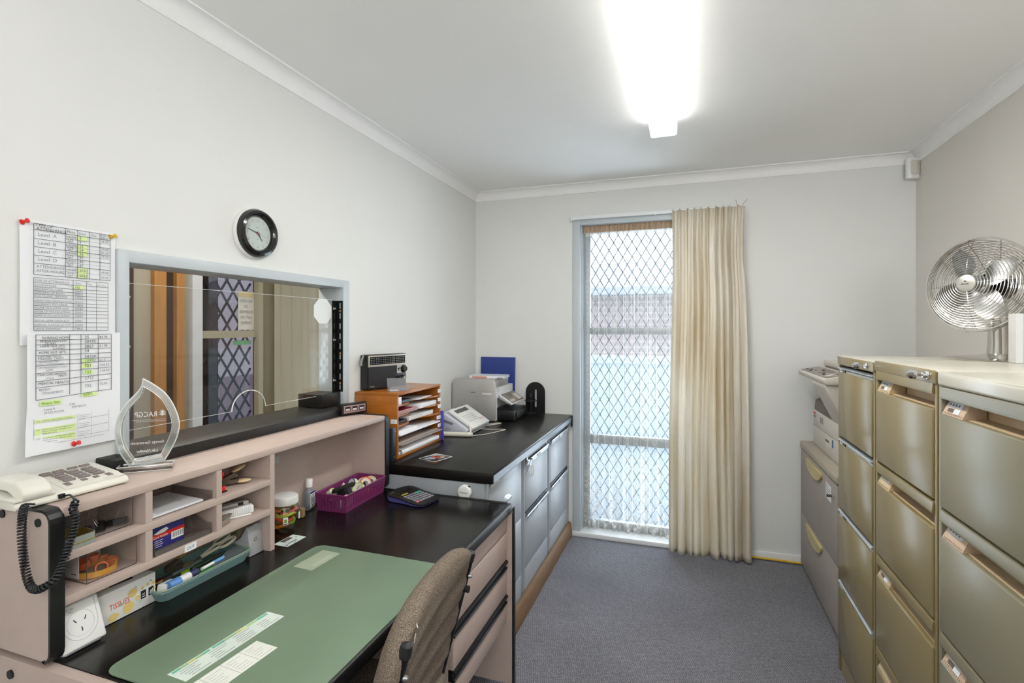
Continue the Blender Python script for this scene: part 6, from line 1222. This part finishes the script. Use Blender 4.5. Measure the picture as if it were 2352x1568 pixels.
# low drawer unit
t = thing('low_drawer_unit', 'low taupe laminate two drawer unit under the copier', 'drawer unit', (.92, 3.05, 0)); LU = M('taupe_laminate', 'a39b94', .5, var=.03); LT_ = M('taupe_top', 'aea696', .5, var=.04, scale=40)
ly0, ly1 = 2.66, BW-.014
obj('body', B(LU).box(.658, 1.20, ly0, ly1, .0, .704), t, True); obj('top', B(LT_).box(.632, 1.205, ly0-.004, ly1+.003, .705, .745, bev=.010, seg=3), t, True)
for z0, z1 in ((.332, .702), (.02, .328)):
    d = obj('drawer', B(LU).box(.638, .657, ly0+.002, ly1-.002, z0, z1, bev=.002), t, True)
    zc = z1-.030 if z0 > .1 else z1-.014
    b = B(M('half_moon_yellow', 'd3c48d', .45)); yc = 3.10; rr_ = .175; zc = .683 if z0 > .1 else .314; b.prism([(rr_*math.cos(math.pi+math.pi*k/20), .064*math.sin(math.pi+math.pi*k/20)) for k in range(21)], .0, .010, T=fr3((.6375, yc, zc), (0, -1, 0), (0, 0, 1), (-1, 0, 0)), bev=.001); obj('handle', b, d, True)
    if z0 > .1:
        b = B(PAPER); T = frame((.6374, 2.865, .590), (0, -1, 0), (0, 0, 1)); b.box(0, .10, 0, .075, 0, .0006, T=T)
        for k in range(5): b.box(.008, .03+.012*((k*3) % 4)+.02, .064-.013*k, .067-.013*k, .0007, .0009, T=T, m=INKG)
        obj('label', b, d, True); b = B(STEEL); b.cyl((.628, 2.712, .640), (.638, 2.712, .640), .008); b.box(.606, .628, 2.710, 2.714, .634, .646); obj('lock', b, d, True)
# copier
t = thing('copier', 'cream desktop copier with dark output bay on the low drawer unit', 'copier', (.93, 3.06, .7455)); CM = M('copier_cream', 'd6d0c6', .45, var=.015); CD = M('copier_dark', '6b6159', .5, var=.05)
cy0, cy1 = 2.70, 3.385; T = fr3((0, 0, 0), (1, 0, 0), (0, 0, 1), (0, 1, 0))
b = B(CM); b.box(.69, 1.185, cy0, cy1, .748, .855, bev=.004); o = obj('paper_drawer', b, t, True); b = B(M('copier_pale', 'e4dfd5', .45)); b.box(.6885, .692, 2.99, 3.10, .795, .835, bev=.001); b.box(.6880, .6886, 3.03, 3.10, .818, .832, m=CD); obj('handle', b, o, True)
b = B(CM); b.box(.69, 1.185, cy0, cy1, .857, .945, bev=.004); b.box(.79, 1.185, cy0+.28, cy1, .945, 1.12); obj('body', b, t, True)
b = B(CD); b.prism([(.694, .9455), (.700, 1.000), (.735, 1.022), (.789, 1.030), (.789, .9455)], cy0+.27, cy1-.004, T=T, bev=.004); obj('output_bay', b, t, True)
b = B(CM); b.prism([(.692, .9455), (.600, 1.135), (.600, 1.150), (1.185, 1.150), (1.185, .9455)], cy0+.01, cy0+.275, T=T, bev=.003); obj('side_column', b, t, True)
b = B(CM); b.prism([(.600, 1.1505), (.592, 1.172), (.600, 1.180), (.70, 1.200), (1.185, 1.205), (1.185, 1.1505)], cy0, cy1-.10, T=T, bev=.004); obj('scanner', b, t, True)
b = B(M('copier_panel', '8e857d', .4)); LT2 = frame((.600, cy1-.115, 1.1815), (0, -1, 0), Vector((.10, 0, .020))); b.box(.01, .555, .004, .092, 0, .0016, T=LT2); rn = random.Random(4)
for k in range(16): u_ = .03+.031*k; v_ = rn.uniform(.012, .065); b.box(u_, u_+.018, v_, v_+.012, .0017, .0032, T=LT2, m=M('panel_key_dark', '4a4441', .5))
b.box(.20, .40, .06, .084, .0017, .0026, T=LT2, m=M('panel_lcd', '5f5a52', .25)); b.box(.47, .51, .02, .05, .0017, .0032, T=LT2, m=M('copier_pale', '', .4)); obj('control_panel', b, t, True)
b = B(CM); b.box(.715, 1.185, cy0, cy1-.12, 1.208, 1.238, bev=.006); obj('lid', b, t, True); b = B(CD); b.box(.718, .725, cy0+.02, cy1-.15, 1.2015, 1.2075); obj('lid_gap', b, t, True)
b = B(RED); T3 = frame((.6895, 3.375, .900), (0, -1, 0), (0, 0, 1)); b.box(0, .05, .022, .034, 0, .0006, T=T3); b.text('SHARP', .010, T3 @ Matrix.Translation((.002, .024, .0008)), M('maroon_ink', '8c1a1a', .5)); b.box(.0, .05, .008, .013, 0, .0006, T=T3, m=INK); b.text('AL-1633', .009, T3 @ Matrix.Translation((.0, -.004, .0006)), INKG); b.box(.155, .215, -.006, .026, 0, .0008, T=T3, m=GREYPL); b.box(.40, .425, -.09, -.05, 0, .0008, T=T3, m=M('blue_sticker', '3f6fa8', .5)); obj('badges', b, t, True)
# ------------------------------------------------------------------ fan
t = thing('desk_fan', 'chrome desk fan with wire cage on the farthest tall filing cabinet', 'fan', (1.052, 2.300, 1.2998))
ax = Vector((-.814, -.58, .06)).normalized(); rc = Vector((.963, 2.234, 1.566)); sd = ax.cross(Vector((0, 0, 1))).normalized(); up = sd.cross(ax)
FT = fr3(rc, -sd, up, (-sd).cross(up)); sgn = 1 if FT.to_3x3().col[2].dot(ax) > 0 else -1
assert sgn == 1
FC = M('fan_chrome', 'd4d2cc', .12, 1, var=.02)
b = B(FC); b.lathe([(0, .006), (.03, .022), (.045, .018), (.10, .012), (.145, .006), (.152, .003), (.150, .0), (0, 0)], 56, T=Matrix.Translation((1.052, 2.300, 1.2998))); obj('base', b, t, True)
b = B(FC); b.tube([(1.052, 2.300, 1.31), (1.052, 2.300, 1.36), (1.050, 2.298, 1.43), (1.045, 2.294, 1.50), (1.036, 2.288, 1.555)], [.034, .030, .029, .028, .020], 24); obj('neck', b, t, True)
b = B(M('fan_motor', '26262a', .25, .7)); b.lathe([(0, -.150), (.030, -.148), (.045, -.13), (.048, -.06), (.040, -.045), (.012, -.04), (.012, -.0), (0, -.0)], 36, T=FT); obj('motor', b, t, True)
Rr = .163
def ring_at(r, z, rad, bb, seg=64): bb.tube([FT @ Vector((r*math.cos(2*math.pi*k/seg), r*math.sin(2*math.pi*k/seg), z)) for k in range(seg)], rad, 6, closed=True)
def dome(r): return .050*max(0, 1-(r/Rr)**2.4)+.008
b = B(FC)
for k in range(15): r = .036+(Rr-.010-.036)*k/14; ring_at(r, dome(r), .0012, b)
for k in range(8):
    a = 2*math.pi*k/8+.06; b.tube([FT @ Vector((r*math.cos(a), r*math.sin(a), dome(r)-.002)) for r in [.030+(Rr-.004-.030)*q/12 for q in range(13)]], .0013, 5)
obj('front_grille', b, t, True)
b = B(FC)
for k in range(13): r = .05+(Rr-.010-.05)*k/12; ring_at(r, -.022-.05*max(0, 1-(r/Rr)**2.4), .0011, b, 48)
for k in range(10):
    a = 2*math.pi*k/10; b.tube([FT @ Vector((r*math.cos(a), r*math.sin(a), -.022-.05*max(0, 1-(r/Rr)**2.4))) for r in [.045+(Rr-.045)*q/10 for q in range(11)]], .0012, 5)
obj('rear_grille', b, t, True)
b = B(FC); b.lathe([(Rr-.002, .010), (Rr+.002, .010), (Rr+.003, -.006), (Rr+.002, -.024), (Rr-.002, -.024), (Rr-.002, .010)], 72, T=FT); o = obj('rim', b, t, True)
for k in range(6):
    a = 2*math.pi*k/6+.35; c = FT @ Vector((Rr*1.012*math.cos(a), Rr*1.012*math.sin(a), -.006)); d = (FT.to_3x3() @ Vector((math.cos(a), math.sin(a), 0))); obj('clip', B(FC).cyl(c, c+d*.006, .004, seg=8), o, True)
b = B(M('fan_badge', 'd0cec6', .35, .5)); b.lathe([(0, .0625), (.024, .0615), (.029, .059), (.030, .055), (.0, .054)], 36, T=FT); b.text('abode', .010, FT @ Matrix.Translation((0, -.006, .0632)), INK, 'CENTER'); b.ball((0, 0, 0), .003, T=FT @ Matrix.Translation((0, .006, .0632)), sc=(1.2, .7, .1), seg=8, m=INK); obj('badge', b, t, True)
BLD = M('fan_blade', 'bcbcbc', .25, .9)
for k in range(4):
    a0 = 2*math.pi*k/4+.50
    def bl(u, v, a0=a0):
        r = .028+.108*u; w_ = (.22+.42*math.sin(math.pi*min(1, .12+u*.80)))*(.108/ max(.06, r))*.62; a = a0+w_*(v-.5)*2
        return (r*math.cos(a), r*math.sin(a), .012-.034*(v-.5)*(1-.4*u))
    ob_ = obj('blade', B(BLD).grid(bl, 14, 10, T=FT), t, True, smooth=180)
b = B(BLD); b.lathe([(0, .018), (.026, .016), (.030, .008), (.030, -.02), (0, -.02)], 28, T=FT); obj('blade_hub', b, t, True)
# white boxed booklet
u = Vector((.93, .05, 0)).normalized(); BT = fr3((.934, 1.950, 1.3068), u, (0, 0, 1), Vector((u.y, -u.x, 0)))
t = thing('gift_box', 'white gift box lettered in grey standing on a filing cabinet before the fan', 'box', (1.0, 1.955, 1.3068)); GB = M('gift_box_white', 'd7d4cf', .5)
b = B(GB); b.box(.0, .170, 0, .149, -.036, 0, bev=.001, T=BT); obj('carton', b, t, True); b = B(M('gift_spine', 'e9ebee', .4)); b.box(-.0006, .016, 0, .1495, .0002, .0008, T=BT); obj('spine_band', b, t, True)
b = B(INKG); b.text('Royal', .014, BT @ Matrix.Translation((.026, .030, .0006)), M('gift_ink', '8a857c', .6)); obj('lettering', b, t, True, smooth=0)
